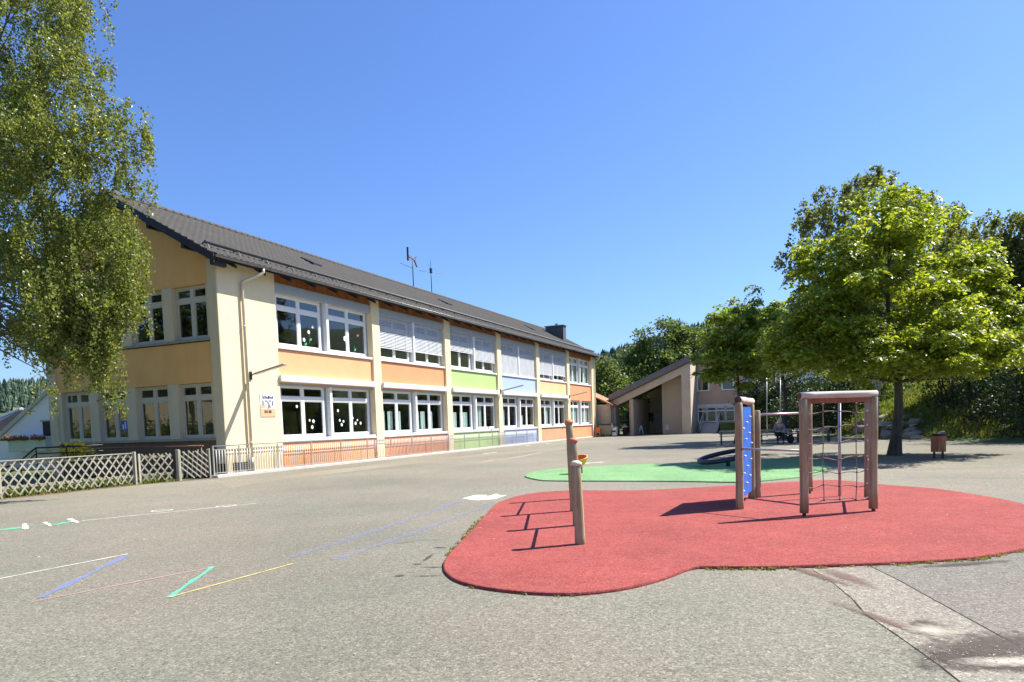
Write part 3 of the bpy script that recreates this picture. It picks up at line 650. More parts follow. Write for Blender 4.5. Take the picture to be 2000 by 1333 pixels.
for i, (a, b) in enumerate(BAYS):
    last = i == 5
    bb('base_panel', M[LO[i]], (a,b,.12,.5,0,1.10), label=f'{["amber","coral","lime green","sky blue","terracotta","coral"][i]} wall panel below the ground floor windows')
    bb('spandrel_panel', M[UP[i]], (a,b,.12,.5,3.55 if not last else 3.5,4.93), label=f'{UPL[i]} wall panel between the two floors')
    for zz, zs in ((1.13,1.27), (4.93,5.06)):
        bb('window_sill', M['sill'], (a+.01,b-.01,.04,.5,zz+.02,zs), bevel=.01)
    mid = (a+b)/2 + .02
    for fl, (z0, z1) in enumerate(((1.29,3.50),(5.08,7.22))):
        hi = z1 if not (last and fl) else 7.4
        w1 = window(SB, a+.28, mid-.24, z0, hi, WOFF); w2 = window(SB, mid+.24, b-.12, z0, hi, WOFF)
        WIN[(i, fl)] = (w1, w2, (a+.28, mid-.24), (mid+.24, b-.12), z0, hi)
        # piers beside and between the windows
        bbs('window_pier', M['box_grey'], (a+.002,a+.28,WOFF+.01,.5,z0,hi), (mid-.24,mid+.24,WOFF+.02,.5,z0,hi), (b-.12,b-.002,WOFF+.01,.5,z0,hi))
        bb('guide_rail', M['white'], (mid-.06,mid+.10,.10,WOFF+.02,z0-.1,hi))
    if not last:
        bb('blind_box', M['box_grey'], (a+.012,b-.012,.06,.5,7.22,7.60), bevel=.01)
        bb('soffit_board', M['soffit'], (a+.012,b-.012,.10,.5,7.60,TOPZ))
    else: bb('soffit_board', M['soffit'], (a+.012,b-.012,.10,.5,7.40,TOPZ))
    if not last:
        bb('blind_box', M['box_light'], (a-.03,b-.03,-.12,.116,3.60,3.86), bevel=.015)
        bb('blind_rail', M['box_grey'], (a+.012,b-.012,.13,.30,3.47,3.545))
# venetian blinds, real tilted slats
def blind(a0, a1, zt, zb, y=.17):
    m = MB(); n = int((zt-zb)/.075)
    for k in range(n):
        z = zt - .04 - k*.075
        m.bar((a0, y, z), (a1, y, z), .085, .004, up=(0,-.78,.62))
    m.box(a0, a1, y-.035, y+.035, zb-.03, zb+.012)
    for q in (.2,.5,.8): x = a0+(a1-a0)*q; m.box(x-.008, x+.008, y-.05, y-.045, zb, zt)
    return m.build('venetian_blind', M['blind'], SB)
for i, (l, r) in {1:(5.66,5.70), 2:(6.12,5.74), 3:(5.08,5.09), 4:(5.46,5.54)}.items():
    a, b = BAYS[i]; mid = (a+b)/2
    blind(a+.04, mid-.09, 7.22, l); blind(mid+.16, b-.05, 7.22, r)
# curtains behind the ground floor glass
def curtain(win, a0, a1, z0, z1, mat):
    n = max(8, int((a1-a0)/.05)); V = []
    for k in range(n+1):
        x = a0+(a1-a0)*k/n; y = WOFF+.22+.035*math.sin(k*1.5)+.012*math.sin(k*.61); V += [(x,y,z0),(x,y,z1)]
    MB().add(V, [(2*k,2*k+2,2*k+3,2*k+1) for k in range(n)], True).build('curtain', M[mat], win)
def cur(i, fl, wi, f0, f1, h0, h1, mat='curtain'):
    t = WIN[(i,fl)]; a0, a1 = t[2+wi]; z0, z1 = t[4], t[5]; L = a1-a0; curtain(t[wi], a0+L*f0, a0+L*f1, z0+(z1-z0)*h0, z0+(z1-z0)*h1, mat)
for args in ((1,0,0,.04,.2,.02,.52),(1,0,0,.3,.46,.02,.52),(1,0,0,.55,.74,.02,.52),(1,0,1,.05,.2,.02,.52),(1,0,1,.28,.45,.02,.52),(1,0,1,.55,.70,.02,.52),
             (2,0,0,.08,.4,.02,.5),(2,0,0,.55,.9,.02,.5),(2,0,1,.1,.25,.02,.7),(2,0,1,.3,.42,.02,.7),(3,0,0,.05,.38,.02,.62),(3,0,1,.15,.4,.02,.4),(4,0,0,.62,.9,.02,.72)): cur(*args)
for wi in (0,1): cur(5,0,wi,.03,.97,.02,.74,'curtain_w')
cur(5,1,0,.5,.95,.02,.98); cur(5,1,1,.55,.95,.02,.98)
# paper decorations on the panes of the first bay
def paper(win, pts, mat, r, y=WOFF+.035):
    m = MB()
    for x, z in pts:
        rr = r*random.uniform(.7,1.2)
        for k in range(5):
            t = 2*math.pi*k/5; m.disc((x+rr*.55*math.cos(t), y-.002-.0008*k, z+rr*.55*math.sin(t)), (0,-1,0), rr*.55, 8)
    m.build('paper_flower', M[mat], win)
w1u, w2u = WIN[(0,1)][0], WIN[(0,1)][1]; w1l, w2l = WIN[(0,0)][0], WIN[(0,0)][1]
paper(w1u, [(4.95,5.50),(5.28,5.86)], 'paper_red', .085); paper(w1u, [(5.55,6.12),(4.95,5.50),(5.28,5.86)], 'paper', .07, WOFF+.03)
paper(w2u, [(7.85,5.83),(8.0,5.7)], 'paper', .12); paper(w2u, [(8.85,6.10)], 'paper_red', .085)
m = MB()
for x, z, h in ((4.97,5.2,.25),(5.3,5.35,.4),(8.5,5.2,.35)): m.bar((x,WOFF+.034,z), (x+.04,WOFF+.034,z+h), .04, .004); m.disc((x+.1,WOFF+.033,z+h*.5), (0,-1,0), .08, 8, .5)
m.build('paper_stem', M['paper_green'], w1u)
paper(w1l, [(4.28,2.62),(5.05,2.02),(5.30,1.98),(5.2,1.72)], 'paper', .075); paper(w2l, [(7.05,2.45),(7.15,2.0),(7.42,1.95),(7.28,1.8),(8.15,2.1),(8.5,2.0),(8.35,1.85),(8.75,1.85)], 'paper', .065)
# hollow inside: floors, back wall, cross walls
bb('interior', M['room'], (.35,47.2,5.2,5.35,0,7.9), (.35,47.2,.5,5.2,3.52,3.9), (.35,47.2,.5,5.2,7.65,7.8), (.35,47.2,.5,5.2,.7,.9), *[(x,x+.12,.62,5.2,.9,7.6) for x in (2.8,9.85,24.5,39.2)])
for p in [(12.5,1.9,5.15,2.0)]: pass
# gable end (plane x = 0, local y across)
g = MB()
g.add([(.05,0.45,7.12),(.05,W-.45,7.12),(.05,W-.45,roofz(W-.45)-.22),(.05,RIDGE_Y,RIDGE_Z-.22),(.05,.45,roofz(.45)-.22),
       (.4,.45,7.12),(.4,W-.45,7.12),(.4,W-.45,roofz(W-.45)-.22),(.4,RIDGE_Y,RIDGE_Z-.22),(.4,.45,roofz(.45)-.22)],
      [(4,3,2,1,0),(5,6,7,8,9),(0,1,6,5),(1,2,7,6),(2,3,8,7),(3,4,9,8),(4,0,5,9)])
g.box(.05,.4,.45,W-.45,3.50,5.0)
g.build('gable_wall', M['tan'], SB, recalc=True)
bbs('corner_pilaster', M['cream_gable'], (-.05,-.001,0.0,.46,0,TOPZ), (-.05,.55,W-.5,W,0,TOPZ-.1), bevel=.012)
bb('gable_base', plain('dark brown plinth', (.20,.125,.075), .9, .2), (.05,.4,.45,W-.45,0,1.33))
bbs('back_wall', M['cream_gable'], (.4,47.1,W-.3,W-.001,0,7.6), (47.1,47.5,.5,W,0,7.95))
gd = MB().add([(47.15,.0,7.9),(47.15,W,7.9),(47.15,RIDGE_Y,RIDGE_Z-.2),(47.45,.0,7.9),(47.45,W,7.9),(47.45,RIDGE_Y,RIDGE_Z-.2)], [(0,2,1),(3,4,5),(0,1,4,3),(1,2,5,4),(2,0,3,5)])
gd.build('far_gable', M['cream'], SB, recalc=True)
GW = [(.62,2.35), (2.88,4.66), (5.22,6.85), (7.40,9.10)]
edges = [.46] + [v for p in GW for v in p] + [W-.5]
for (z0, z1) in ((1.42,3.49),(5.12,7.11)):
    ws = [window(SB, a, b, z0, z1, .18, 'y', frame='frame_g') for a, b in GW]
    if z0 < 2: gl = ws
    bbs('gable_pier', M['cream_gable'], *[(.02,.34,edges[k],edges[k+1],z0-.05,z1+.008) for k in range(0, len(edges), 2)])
    bb('gable_sill', M['zinc'], (-.05,.18,.47,W-.51,z0-.09,z0-.003), bevel=.008)
m = MB().disc((.175,5.62,2.0), (-1,0,0), .17, 4); o = MB().box(.17,.174,5.42,5.80,1.84,2.22).build('blue_sticker', M['paper_blue'], gl[2])
MB().box(.166,.1695,5.50,5.56,1.9,2.1).disc((.168,5.53,2.14), (-1,0,0), .04, 10).box(.166,.1695,5.62,5.70,1.88,2.06).build('sticker_figure', M['paper'], o) if False else MB().box(.166,.1695,5.50,5.56,1.9,2.1).disc((.168,5.53,2.14), (-1,0,0), .04, 10).box(.166,.1695,5.62,5.70,1.88,2.06).build('sticker_figure', M['paper'], gl[2])
bbs('basement_window', M['darkmetal'], (.25,.95,-.02,-.005,.16,.47), (-.07,-.055,.06,.40,.14,.46))
bb('basement_grille', M['zinc'], *[(.25,.95,-.035,-.022,.18+k*.07,.205+k*.07) for k in range(4)], *[(x,x+.015,-.04,-.036,.16,.47) for x in (.25,.5,.72,.935)])
# roof
def tiles():
    x0, x1 = -.62, 48.0; tw, rl = .30, .34; nx = int((x1-x0)/tw)*6; run = math.hypot(RIDGE_Y-EAVE_Y, RIDGE_Z-EAVE_Z); nr = int(run/rl)
    xs = np.linspace(x0, x1, nx+1); ph = ((xs-x0)/tw) % 1.0
    prof = .028*np.sin(ph*2*np.pi)**1 + .012*np.cos(ph*4*np.pi)
    ny = np.array([-(SL), 1.0]); ny /= np.hypot(*ny)   # normal in (y,z)
    dirv = np.array([RIDGE_Y-EAVE_Y, RIDGE_Z-EAVE_Z])/run
    rows = []
    for r_ in range(nr):
        for t, lift in ((0.0,.040),(1.0,.004)):
            d = (r_+t)*run/nr; jit = rng.normal(0, .003, nx//6+2)[((xs-x0)/tw).astype(int)]
            h = prof + lift + jit
            y = EAVE_Y + dirv[0]*d + ny[0]*h; z = EAVE_Z + dirv[1]*d + ny[1]*h
            rows.append(np.stack([xs, y, z], 1))
    V = np.concatenate(rows); n1 = nx+1; nR = len(rows); a = np.arange(nR-1)[:,None]*n1 + np.arange(nx)[None,:]
    F = np.stack([a, a+1, a+1+n1, a+n1], -1).reshape(-1,4); return V, F
V, F = tiles()
roof = np_mesh('roof', V, F, M['tile'], SB, True)
m = MB()   # sheathing under the tiles and back slope
def slab(y0, z0, y1, z1, x0, x1, t):
    m.add([(x0,y0,z0),(x1,y0,z0),(x1,y1,z1),(x0,y1,z1),(x0,y0,z0-t),(x1,y0,z0-t),(x1,y1,z1-t),(x0,y1,z1-t)], [(0,1,2,3),(7,6,5,4),(4,5,1,0),(5,6,2,1),(6,7,3,2),(7,4,0,3)])
slab(EAVE_Y+.02, EAVE_Z-.03, RIDGE_Y, RIDGE_Z-.03, -.60, 47.98, .14); slab(RIDGE_Y, RIDGE_Z-.03, 2*RIDGE_Y-EAVE_Y, EAVE_Z-.03, -.60, 47.98, .14)
m.build('roof_deck', M['verge'], roof)
for xx in (-.66, 47.99):
    m = MB()
    for (y0,z0,y1,z1) in ((EAVE_Y-.02, EAVE_Z+.01, RIDGE_Y, RIDGE_Z+.04), (RIDGE_Y, RIDGE_Z+.04, 2*RIDGE_Y-EAVE_Y, EAVE_Z+.01)):
        m.add([(xx,y0,z0),(xx,y1,z1),(xx,y1,z1-.30),(xx,y0,z0-.30),(xx+.05,y0,z0),(xx+.05,y1,z1),(xx+.05,y1,z1-.30),(xx+.05,y0,z0-.30)], [(0,1,2,3),(7,6,5,4),(0,4,5,1),(2,6,7,3),(1,5,6,2),(3,7,4,0)])
    m.build('verge_board', M['verge'], roof, recalc=True)
for y in (-.45, .9, 2.6, 4.6): MB().box(-.58, .05, y, y+.14, roofz(y)-.40, roofz(y)-.18).build('purlin_end', M['verge'], roof)
m = MB()
k = 0; x = -.62
while x < 48.0:
    m.tube([(x, RIDGE_Y, RIDGE_Z+.0), (x+.40, RIDGE_Y, RIDGE_Z+.015)], [.115, .13], 10); x += .38
m.build('ridge_cap', M['ridge'], roof)
# rafter tails
m = MB(); x = 0.0
if True: m.add([(x,EAVE_Y+.08,EAVE_Z-.19),(x+.12,EAVE_Y+.08,EAVE_Z-.19),(x+.12,.02,roofz(.02)-.19),(x,.02,roofz(.02)-.19),(x,EAVE_Y+.08,EAVE_Z-.30),(x+.12,EAVE_Y+.08,EAVE_Z-.30),(x+.12,.02,roofz(.02)-.34),(x,.02,roofz(.02)-.34)], [(0,1,2,3),(7,6,5,4),(0,4,5,1),(1,5,6,2),(2,6,7,3),(3,7,4,0)])
rt = m.build('rafter_tail', M['verge'], roof, recalc=True); rt.location = (.4,0,0)
for k in range(1, 32): c = rt.copy(); COL.objects.link(c); c.parent = roof; c.location = (.4+1.47*k,0,0)
bb('eave_boarding', M['cream'], (.01,2.94,EAVE_Y+.1,-.002,EAVE_Z-.075+.0,EAVE_Z-.05), parent=roof) if False else None
# snow guard pipe with brackets
m = MB(); yg = .12; zg = roofz(yg)+.19
m.tube([(-.35,yg,zg),(47.7,yg,zg)], .062, 10)
x = -.25
while x < 47.8: m.bar((x,yg+.22,roofz(yg+.22)+.06),(x,yg-.03,zg+.05),.03,.05); m.bar((x,yg-.10,roofz(yg-.1)+.02),(x,yg+.02,zg+.05),.03,.03); x += 1.47
m.build('snow_guard', plain('dull grey snow guard', (.12,.115,.108), .6, .2), roof)
for x, y in ((9.0,3.0),(22.6,3.0),(37.9,3.0)):
    z = roofz(y)
    m = MB(); dy = .38
    for a, b_, h0, h1 in ((-.32,.32,.02,.10),): m.add([(x+a,y-dy,roofz(y-dy)+h0),(x+b_,y-dy,roofz(y-dy)+h0),(x+b_,y+dy,roofz(y+dy)+h0),(x+a,y+dy,roofz(y+dy)+h0),(x+a,y-dy,roofz(y-dy)+.13),(x+b_,y-dy,roofz(y-dy)+.13),(x+b_,y+dy,roofz(y+dy)+.09),(x+a,y+dy,roofz(y+dy)+.09)], [(3,2,1,0),(4,5,6,7),(0,1,5,4),(1,2,6,5),(2,3,7,6),(3,0,4,7)])
    m.build('roof_hatch', M['darkmetal'], roof)
# gutter (half round) and downpipes
n = 9; m = MB(); rr = .085; yc, zc = EAVE_Y-.05, EAVE_Z-.02
for xx in (-.6, 47.95):
    for q in (rr, rr-.008):
        for k in range(n): t = math.pi + math.pi*k/(n-1); m.v.append((xx, yc+q*math.cos(t), zc+q*math.sin(t)))
for off in (0, n):
    for k in range(n-1): m.f.append((off+k, off+k+1, 2*n+off+k+1, 2*n+off+k)); m.sm.append(True)
for xx_, b0 in ((0,0),(1,2*n)):
    m.f.append(tuple(b0+k for k in range(n))); m.sm.append(False)
m.tube([(-.6,yc-rr,zc),(47.95,yc-rr,zc)], .014, 6)
m.build('gutter', M['zinc'], SB)
for x, x2 in ((1.72,1.10),(46.9,46.9)):
    m = MB(); m.tube([(x,yc,zc-.06),(x,yc,zc-.20),(x-.05*(x!=x2),yc+.04,zc-.27),(x2+.06*(x!=x2),-.14,7.30),(x2,-.10,7.20),(x2,-.10,.08)], .055, 12)
    for z in (1.2,3.4,5.6): m.tube([(x2,-.10,z-.03),(x2,-.10,z+.03)], .064, 12)
    o = m.build('downpipe', M['pipe'], SB)
MB().tube([(1.10,-.10,.06),(1.10,-.10,.62)], .068, 12).build('downpipe_shoe', M['zinc'], SB)
# chimney
ch = bb('chimney', M['chim'], (43.8,44.6,1.95,3.75,9.0,10.72), bevel=.01)
bb('chimney_cap', M['zinc'], (43.7,44.7,1.85,3.85,10.72,10.80), (44.05,44.3,2.6,2.85,10.8,11.0), parent=ch, bevel=.01)
m = MB()
m.v = []
bb('chimney_flashing', M['hold'], (43.196,43.2,2.2,4.3,9.3,9.5), parent=ch) if False else None

# things fixed to the school
def wall_lamp(s, z, rise, label):
    r = empty('wall_lamp', bw(s, 0, z), math.pi/2-AL, label, 'lamp', 'long flat lamps on arms along the school facade')
    MB().box(-.05,.05,-.05,-.002,-.16,.16).build('wall_bracket', M['darkmetal'], r, bevel=.008)
    MB().tube([(0,-.05,0),(0,-.16,.05),(0,-.26,.055)], .025, 8).build('arm', M['darkmetal'], r)
    m = MB(); m.bar((0,-.24,.055),(0,-1.72,.055+rise),.19,.06); m.build('housing', M['lampbox'], r, bevel=.012)
    m = MB(); m.bar((0,-.28,.022),(0,-1.66,.02+rise),.15,.03); m.build('lamp_cover', M['lampglass'], r, bevel=.01)
wall_lamp(1.37, 3.76, .27, 'long grey lamp on the cream corner wall beside the downpipe')
wall_lamp(24.6, 3.83, .27, 'long grey lamp on the pilaster before the sky blue panel')
wall_lamp(39.3, 3.80, .27, 'long grey lamp on the pilaster before the last coral panel')
for s, h, lab in ((21.75, 2.05, 0), (24.2, 2.38, 1)):
    if lab == 0:
        r = empty('antenna', bw(s, 4.9, 10.95), math.pi/2-AL, 'rooftop mast with an upright dark panel aerial and a short side rod', 'antenna')
        MB().tube([(0,0,-.1),(0,0,h)], .032, 8).build('mast', M['darkmetal'], r)
        MB().box(-.62,-.50,-.05,.05,h-.35,h+.55).build('panel_aerial', M['darkmetal'], r, bevel=.02)
        MB().bar((-.5,0,h-.02),(.40,0,h-.16),.09,.09).bar((.2,0,h-.1),(.58,0,h-.55),.10,.08).bar((.3,0,h-.1),(.55,0,h+.12),.08,.08).build('rotor', M['zinc'], r)
        MB().tube([(0,0,h-.75),(-1.5,0,h-.70)], .014, 6).build('rod', M['darkmetal'], r)
    else:
        r = empty('antenna', bw(s, 4.9, 10.95), math.pi/2-AL, 'thin rooftop mast with a wide cross of aerial rods', 'antenna')
        MB().tube([(0,0,-.1),(0,0,h*.72)], .028, 8).tube([(0,0,h*.72),(0,0,h)], .014, 6).build('mast', M['darkmetal'], r)
        MB().tube([(-1.15,.3,h*.60),(1.2,-.3,h*.66)], .016, 6).build('rod', M['zinc'], r); MB().tube([(-.9,-.3,h*.80),(.15,.1,h*.64)], .010, 6).build('rod', M['zinc'], r)
        MB().box(-.09,.09,-.06,.06,h*.60,h*.74).build('clamp', M['darkmetal'], r)
# information poster on the corner wall
r = empty('wall_poster', bw(2.2, 0, 2.62), math.pi/2-AL, 'white notice poster with dark blue title on the cream corner wall', 'poster')
MB().box(-.41,.41,-.022,-.002,-.44,.44).build('board', M['paper'], r, bevel=.004)
MB().box(-.40,.40,-.024,-.0235,-.43,-.12).box(-.40,-.12,-.0242,-.0238,-.10,.02).build('coloured_band', M['ink_or'], r)
cu = bpy.data.curves.new('title_lettering', 'FONT'); cu.body = 'Schulhof'; cu.size = .175; cu.align_x = 'CENTER'; cu.extrude = .001; cu.offset = .006
tmp = bpy.data.objects.new('tmp', cu); COL.objects.link(tmp); me_ = bpy.data.meshes.new_from_object(tmp.evaluated_get(bpy.context.evaluated_depsgraph_get())); bpy.data.objects.remove(tmp); me_.materials.clear(); me_.materials.append(M['ink'])
o = bpy.data.objects.new('title_lettering', me_); COL.objects.link(o); o.parent = r; o.location = (0,-.0255,.275); o.rotation_euler = (math.pi/2,0,0)
m = MB()
for (x,z) in ((-.27,.14),(-.27,.05),(-.1,.17),(.0,.12),(.12,.17),(.24,.12),(.24,.04),(.05,.02),(.0,-.08),(.1,-.06)):
    m.box(x-.03,x+.03,-.0262,-.0258,z-.04,z+.04); m.disc((x,-.0264,z+.055), (0,-1,0), .022, 8)
m.build('small_figure', M['ink'], r)
m = MB()
for x in (-.18,-.08,.04,.13): m.box(x-.035,x+.035,-.0268,-.0262,-.30,-.22); m.disc((x,-.0272,-.2),(0,-1,0),.03,8)
m.build('animal_row', M['darkmetal'], r)

# railing with kerb
m = MB().box(-.85,47.4,-.36,-.03,-.05,.10); k_ = m.build('railing_kerb', M['concrete'], None, bevel=.02, loc=C0, rot=(0,0,math.pi/2-AL)); tag(k_, kind='structure'); k_.name = 'kerb'
RL = empty('railing', bw(0,-.11,.1), math.pi/2-AL, 'long galvanised steel railing running along the foot of the school facade', 'railing')
posts = [-.76] + [.47+2.03*k for k in range(16)]
def pmesh(): return MB().bar((0,0,-.1),(0,0,1.0),.045,.045)
p0 = pmesh().build('post', M['galv'], RL); p0.location = (posts[0],0,0)
for x in posts[1:]:
    c = p0.copy(); COL.objects.link(c); c.parent = RL; c.location = (x,0,0)
x0, x1 = posts[0], posts[-1]
MB().tube([(x0-.03,0,1.03),(x1,0,1.03)], .021, 10).build('handrail', M['galv'], RL)
MB().bar((x0,0,.90),(x1,0,.90),.03,.022).bar((x0,0,.06),(x1,0,.06),.03,.025).build('horizontal_rail', M['galv'], RL)
BAL = []
for a, b in zip(posts[:-1], posts[1:]):
    n = max(3, int(round((b-a)/.135)))
    for k in range(1, n): x = a+(b-a)*k/n; BAL.append(x)
M['galvdark'] = plain('dull galvanised bar', (.62,.60,.56), .5, .08, 9, 60, .05, .2)
b0 = MB().tube([(0,0,.06),(0,0,.90)], .015, 6).build('baluster', M['galvdark'], RL); b0.location = (BAL[0],0,0)
for x in BAL[1:100]:
    c = b0.copy(); COL.objects.link(c); c.parent = RL; c.location = (x,0,0)
m = MB()
for x in BAL[100:]: m.tube([(x,0,.06),(x,0,.90)], .015, 6)
tag(m.build('baluster', M['galvdark'], RL), kind='stuff')
# low bar and brownish handrail before the gable
GR = empty('handrail', bw(-.9,.2,0), math.pi/2-AL+math.pi/2, 'brown handrail running below the gable windows behind the lattice fence', 'handrail')
M['brownrail'] = plain('brown painted rail', (.22,.12,.07), .6, .1)
MB().tube([(0,0,1.16),(7.2,0,1.16)], .03, 8).build('rail', M['brownrail'], GR)
for x in (.1,2.4,4.8,7.1): MB().tube([(x,0,-.05),(x,0,1.14)], .025, 8).build('post', M['brownrail'], GR)

# ------------------------------------------------------------------ lattice fence
def fence_panel(root, a, b, h, name='lattice_panel', tilt=0.0, rail=True):
    a = Vector((*a,0)); b = Vector((*b,0)); L = (b-a).length; ux = (b-a)/L; n = Vector((-ux.y, ux.x, 0))
    m = MB(); z0 = .06; sp = .26
    def P(u, z, off): return a + ux*u + n*off + Vector((0,0,z))
    for sgn, off in ((1,.0),(-1,.035)):
        u = -h
        while u < L + h:
            # slat from (u, z0) rising with slope 1 (60 degrees-ish)
            u0, u1 = u, u + sgn*(h-z0)*.78; t0, t1 = 0.0, 1.0
            du = u1-u0
            for lim, less in ((0.0, False), (L, True)):
                if du == 0: continue
                t = (lim-u0)/du
                if (du > 0) != less: t0 = max(t0, t)
                else: t1 = min(t1, t)
            if t1 - t0 > .08:
                j = random.uniform(-.012,.012); e = random.uniform(-.03,.02) if t1 == 1 else 0
                m.bar(P(u0+du*t0+j, z0+(h-z0)*t0+random.uniform(-.02,.02), off), P(u0+du*t1+j, z0+(h-z0)*t1+e, off), .047, .022, up=n)
            u += sp
    o = m.build(name, M['woodfence'], root, bevel=.006)
    if rail:
        for zz in (h-.10, .28):
            MB().bar(P(0, zz, .065), P(L, zz, .065), .035, .075).build('fence_rail', M['woodfence'], root, bevel=.008)
        MB().bar(P(-.02, h+.0, .02), P(L+.02, h+.0, .02), .09, .03).build('top_rail', M['woodfence'], root, bevel=.006) if tilt == 0 else None
    return o
LF = empty('lattice_fence', (0,0,0), 0, 'weathered grey wooden lattice fence in front of the birch and the gable', 'fence')
for a, b in zip(FENCE[:3], FENCE[1:4]): fence_panel(LF, a, b, 1.03)
fence_panel(LF, (-12.30,22.75), (-11.56,23.58), .98, tilt=1)
for k, (x, y) in enumerate(FENCE[:-1]):
    hh = 1.08
    MB().bar((x,y,-.2),(x,y,hh),.10,.10).build('fence_post', M['woodfence'], LF, bevel=.012)
MB().bar((-12.28,22.78,-.1),(-12.28,22.78,1.0),.12,.03).build('end_board', M['woodfence'], LF, bevel=.006)
LG = empty('lattice_gate', (-11.40,23.72,0), 0, 'crooked narrow lattice gate between the fence and the steel railing', 'gate')
m = MB(); a = Vector((0,0,0)); b = Vector((.62,.92,0)); L = (b-a).length; ux = b/L
for k in range(6):
    u = .02 + k*L/6; m.bar(ux*u+Vector((0,0,.10+.02*k)), ux*min(L, u+.55)+Vector((0,0,max(.12,.98-.16*max(0,k-2)) if False else .98*(1-.0)-.0 if False else .1)), .001, .001) if False else None
for k in range(9):
    z_ = -.45 + k*.20
    u0, u1 = 0.0, L; za, zb = z_+.95, z_
    t0, t1 = 0.0, 1.0
    if za > 1.0: t0 = (za-1.0)/(za-zb)
    if zb < .06: t1 = (za-.06)/(za-zb)
    if t1-t0 > .1: m.bar(ux*(L*t0)+Vector((0,0,za+(zb-za)*t0)), ux*(L*t1)+Vector((0,0,za+(zb-za)*t1)), .05, .022, up=(-ux.y,ux.x,0))
for k in range(6):
    u = .08+k*L/6.4; m.bar(ux*u+Vector((-ux.y*.04,ux.x*.04,.1)), ux*(u+.12)+Vector((-ux.y*.04,ux.x*.04,1.0+.04*(k%2))), .045, .02, up=(-ux.y,ux.x,0))
m.build('lattice_panel', M['woodfence'], LG, bevel=.006)
for u in (0, L):
    MB().bar(ux*u+Vector((0,0,-.1)), ux*u+Vector((0,0,1.06)), .09, .05).build('gate_post', M['woodfence'], LG, bevel=.01)
tufts('weeds', [(p[0]-.12,p[1]+.05) for p in FENCE[:5]], 2600, .08, .34, .10, M['lf_weed'], wd=.02, label='green weeds growing through the foot of the lattice fence')
tufts('weeds', [(p[0]-.9,p[1]+.6) for p in FENCE[:5]], 3000, .10, .45, .35, M['lf_weed'], wd=.025, label='tall rough grass behind the lattice fence')
tufts('weeds', [(p[0]+.10,p[1]-.05) for p in FENCE[:5]], 500, .02, .10, .05, M['lf_dry'], wd=.012, label='dry grass along the asphalt edge before the lattice fence')
sheet('soil_strip', [(p[0]+.30,p[1]-.12) for p in FENCE] + [(p[0]-.2,p[1]+.1) for p in FENCE[::-1]], .004, M['soil'])
# flowers before the gable
def flower_clump(name, label, c, r, n, mat, stems=True, h=.35):
    root = empty(name, c, 0, label, 'flowers')
    cc = rng.normal(size=(n,3))*np.array([r,r,h*.25]) + np.array([0,0,h]); V, F = leaf_quads(cc, unit(rng.normal(size=(n,3))*.6+np.array([0,-.6,.7])), .07, .9)
    np_mesh('blossom', V, F, mat, root)
    cc = rng.normal(size=(n,3))*np.array([r,r,h*.25]) + np.array([0,0,h*.55]); V, F = leaf_quads(cc, unit(rng.normal(size=(n,3))), .09); np_mesh('foliage', V, F, M['lf_weed'], root)
flower_clump('flower_bush', 'yellow flowering plant before the gable behind the lattice fence', (-15.3,24.3,.55), .26, 700, M['flower_yel'], h=.6)
HR = empty('stair_handrail', (-16.7,23.5,0), 0, 'dark steel stair handrail left of the yellow flowers', 'handrail')
MB().tube([(-.45,-.3,.62),(.0,0,.88),(.55,0,1.30),(1.6,0,1.31),(2.6,.4,1.32)], .028, 8).tube([(-.45,-.3,.40),(.0,0,.66),(.55,0,1.10),(2.6,.4,1.12)], .022, 8).build('rail', M['darkmetal'], HR)
for x, z in ((0,.85),(.56,1.28),(1.6,1.3)): MB().tube([(x,0,-.1),(x,0,z)], .022, 8).build('post', M['darkmetal'], HR)

# ------------------------------------------------------------------ playground
def log(name, p0, p1, r0, r1, mat, parent, n=16, cap=None, chamf=.02, wob=.004):
    p0 = Vector(p0); p1 = Vector(p1); L = (p1-p0).length; m = MB()
    zs = [0] + [L*k/6 for k in range(1,6)] + [L-chamf, L]
    m.tube([(random.uniform(-wob,wob), random.uniform(-wob,wob), z) for z in zs], [r0] + [r0+(r1-r0)*k/6+random.uniform(-.002,.002) for k in range(1,6)] + [r1, r1-chamf*.7], n)
    o = m.build(name, mat, parent); o.location = p0; o.rotation_euler = (p1-p0).to_track_quat('Z','Y').to_euler(); return o
# turning bars
TB = empty('turning_bars', (.84,8.74,.03), 0, 'row of four round wooden posts of rising height with steel turning bars between', 'play equipment')
tp_ = [((0,0),1.04,.062), ((.12,1.59),1.29,.062), ((.22,3.29),1.56,.062), ((.38,5.17),1.58,.062)]
for k, ((x,y),h,r_) in enumerate(tp_):
    o = log('post', (x,y,-.1), (x-.028*h,y,h), r_+.004, r_, M['woodpost'], TB)
    cap = MB().lathe([(0,.035),(r_*.6,.03),(r_+.012,.008),(r_+.014,-.022),(r_,-.03)], 20); c = cap.build('post_cap', [M['woodtop'],M['capred'],M['caporange'],M['caporange']][k], TB); c.location = (x-.028*h,y,h); c.rotation_euler = (0,.02,0)
for (a, b, h) in ((0,1,.80),(1,2,1.03),(2,3,1.29)):
    p, q = tp_[a][0], tp_[b][0]; MB().tube([(p[0]-.028*h,p[1],h),(q[0]-.028*h,q[1],h)], .02, 12).build('bar', M['galv'], TB)
for k, (z, dx) in enumerate(((.98,0),(.84,0),(.76,.01))):
    MB().disc((.02,-.068,z),(0,-1,0),.01,8).build('bolt', M['galv'], TB) if k == 0 else None
M['woodbrown'] = wood('red brown stained beam', (.16,.055,.025), (.26,.10,.05), (.34,.16,.09))
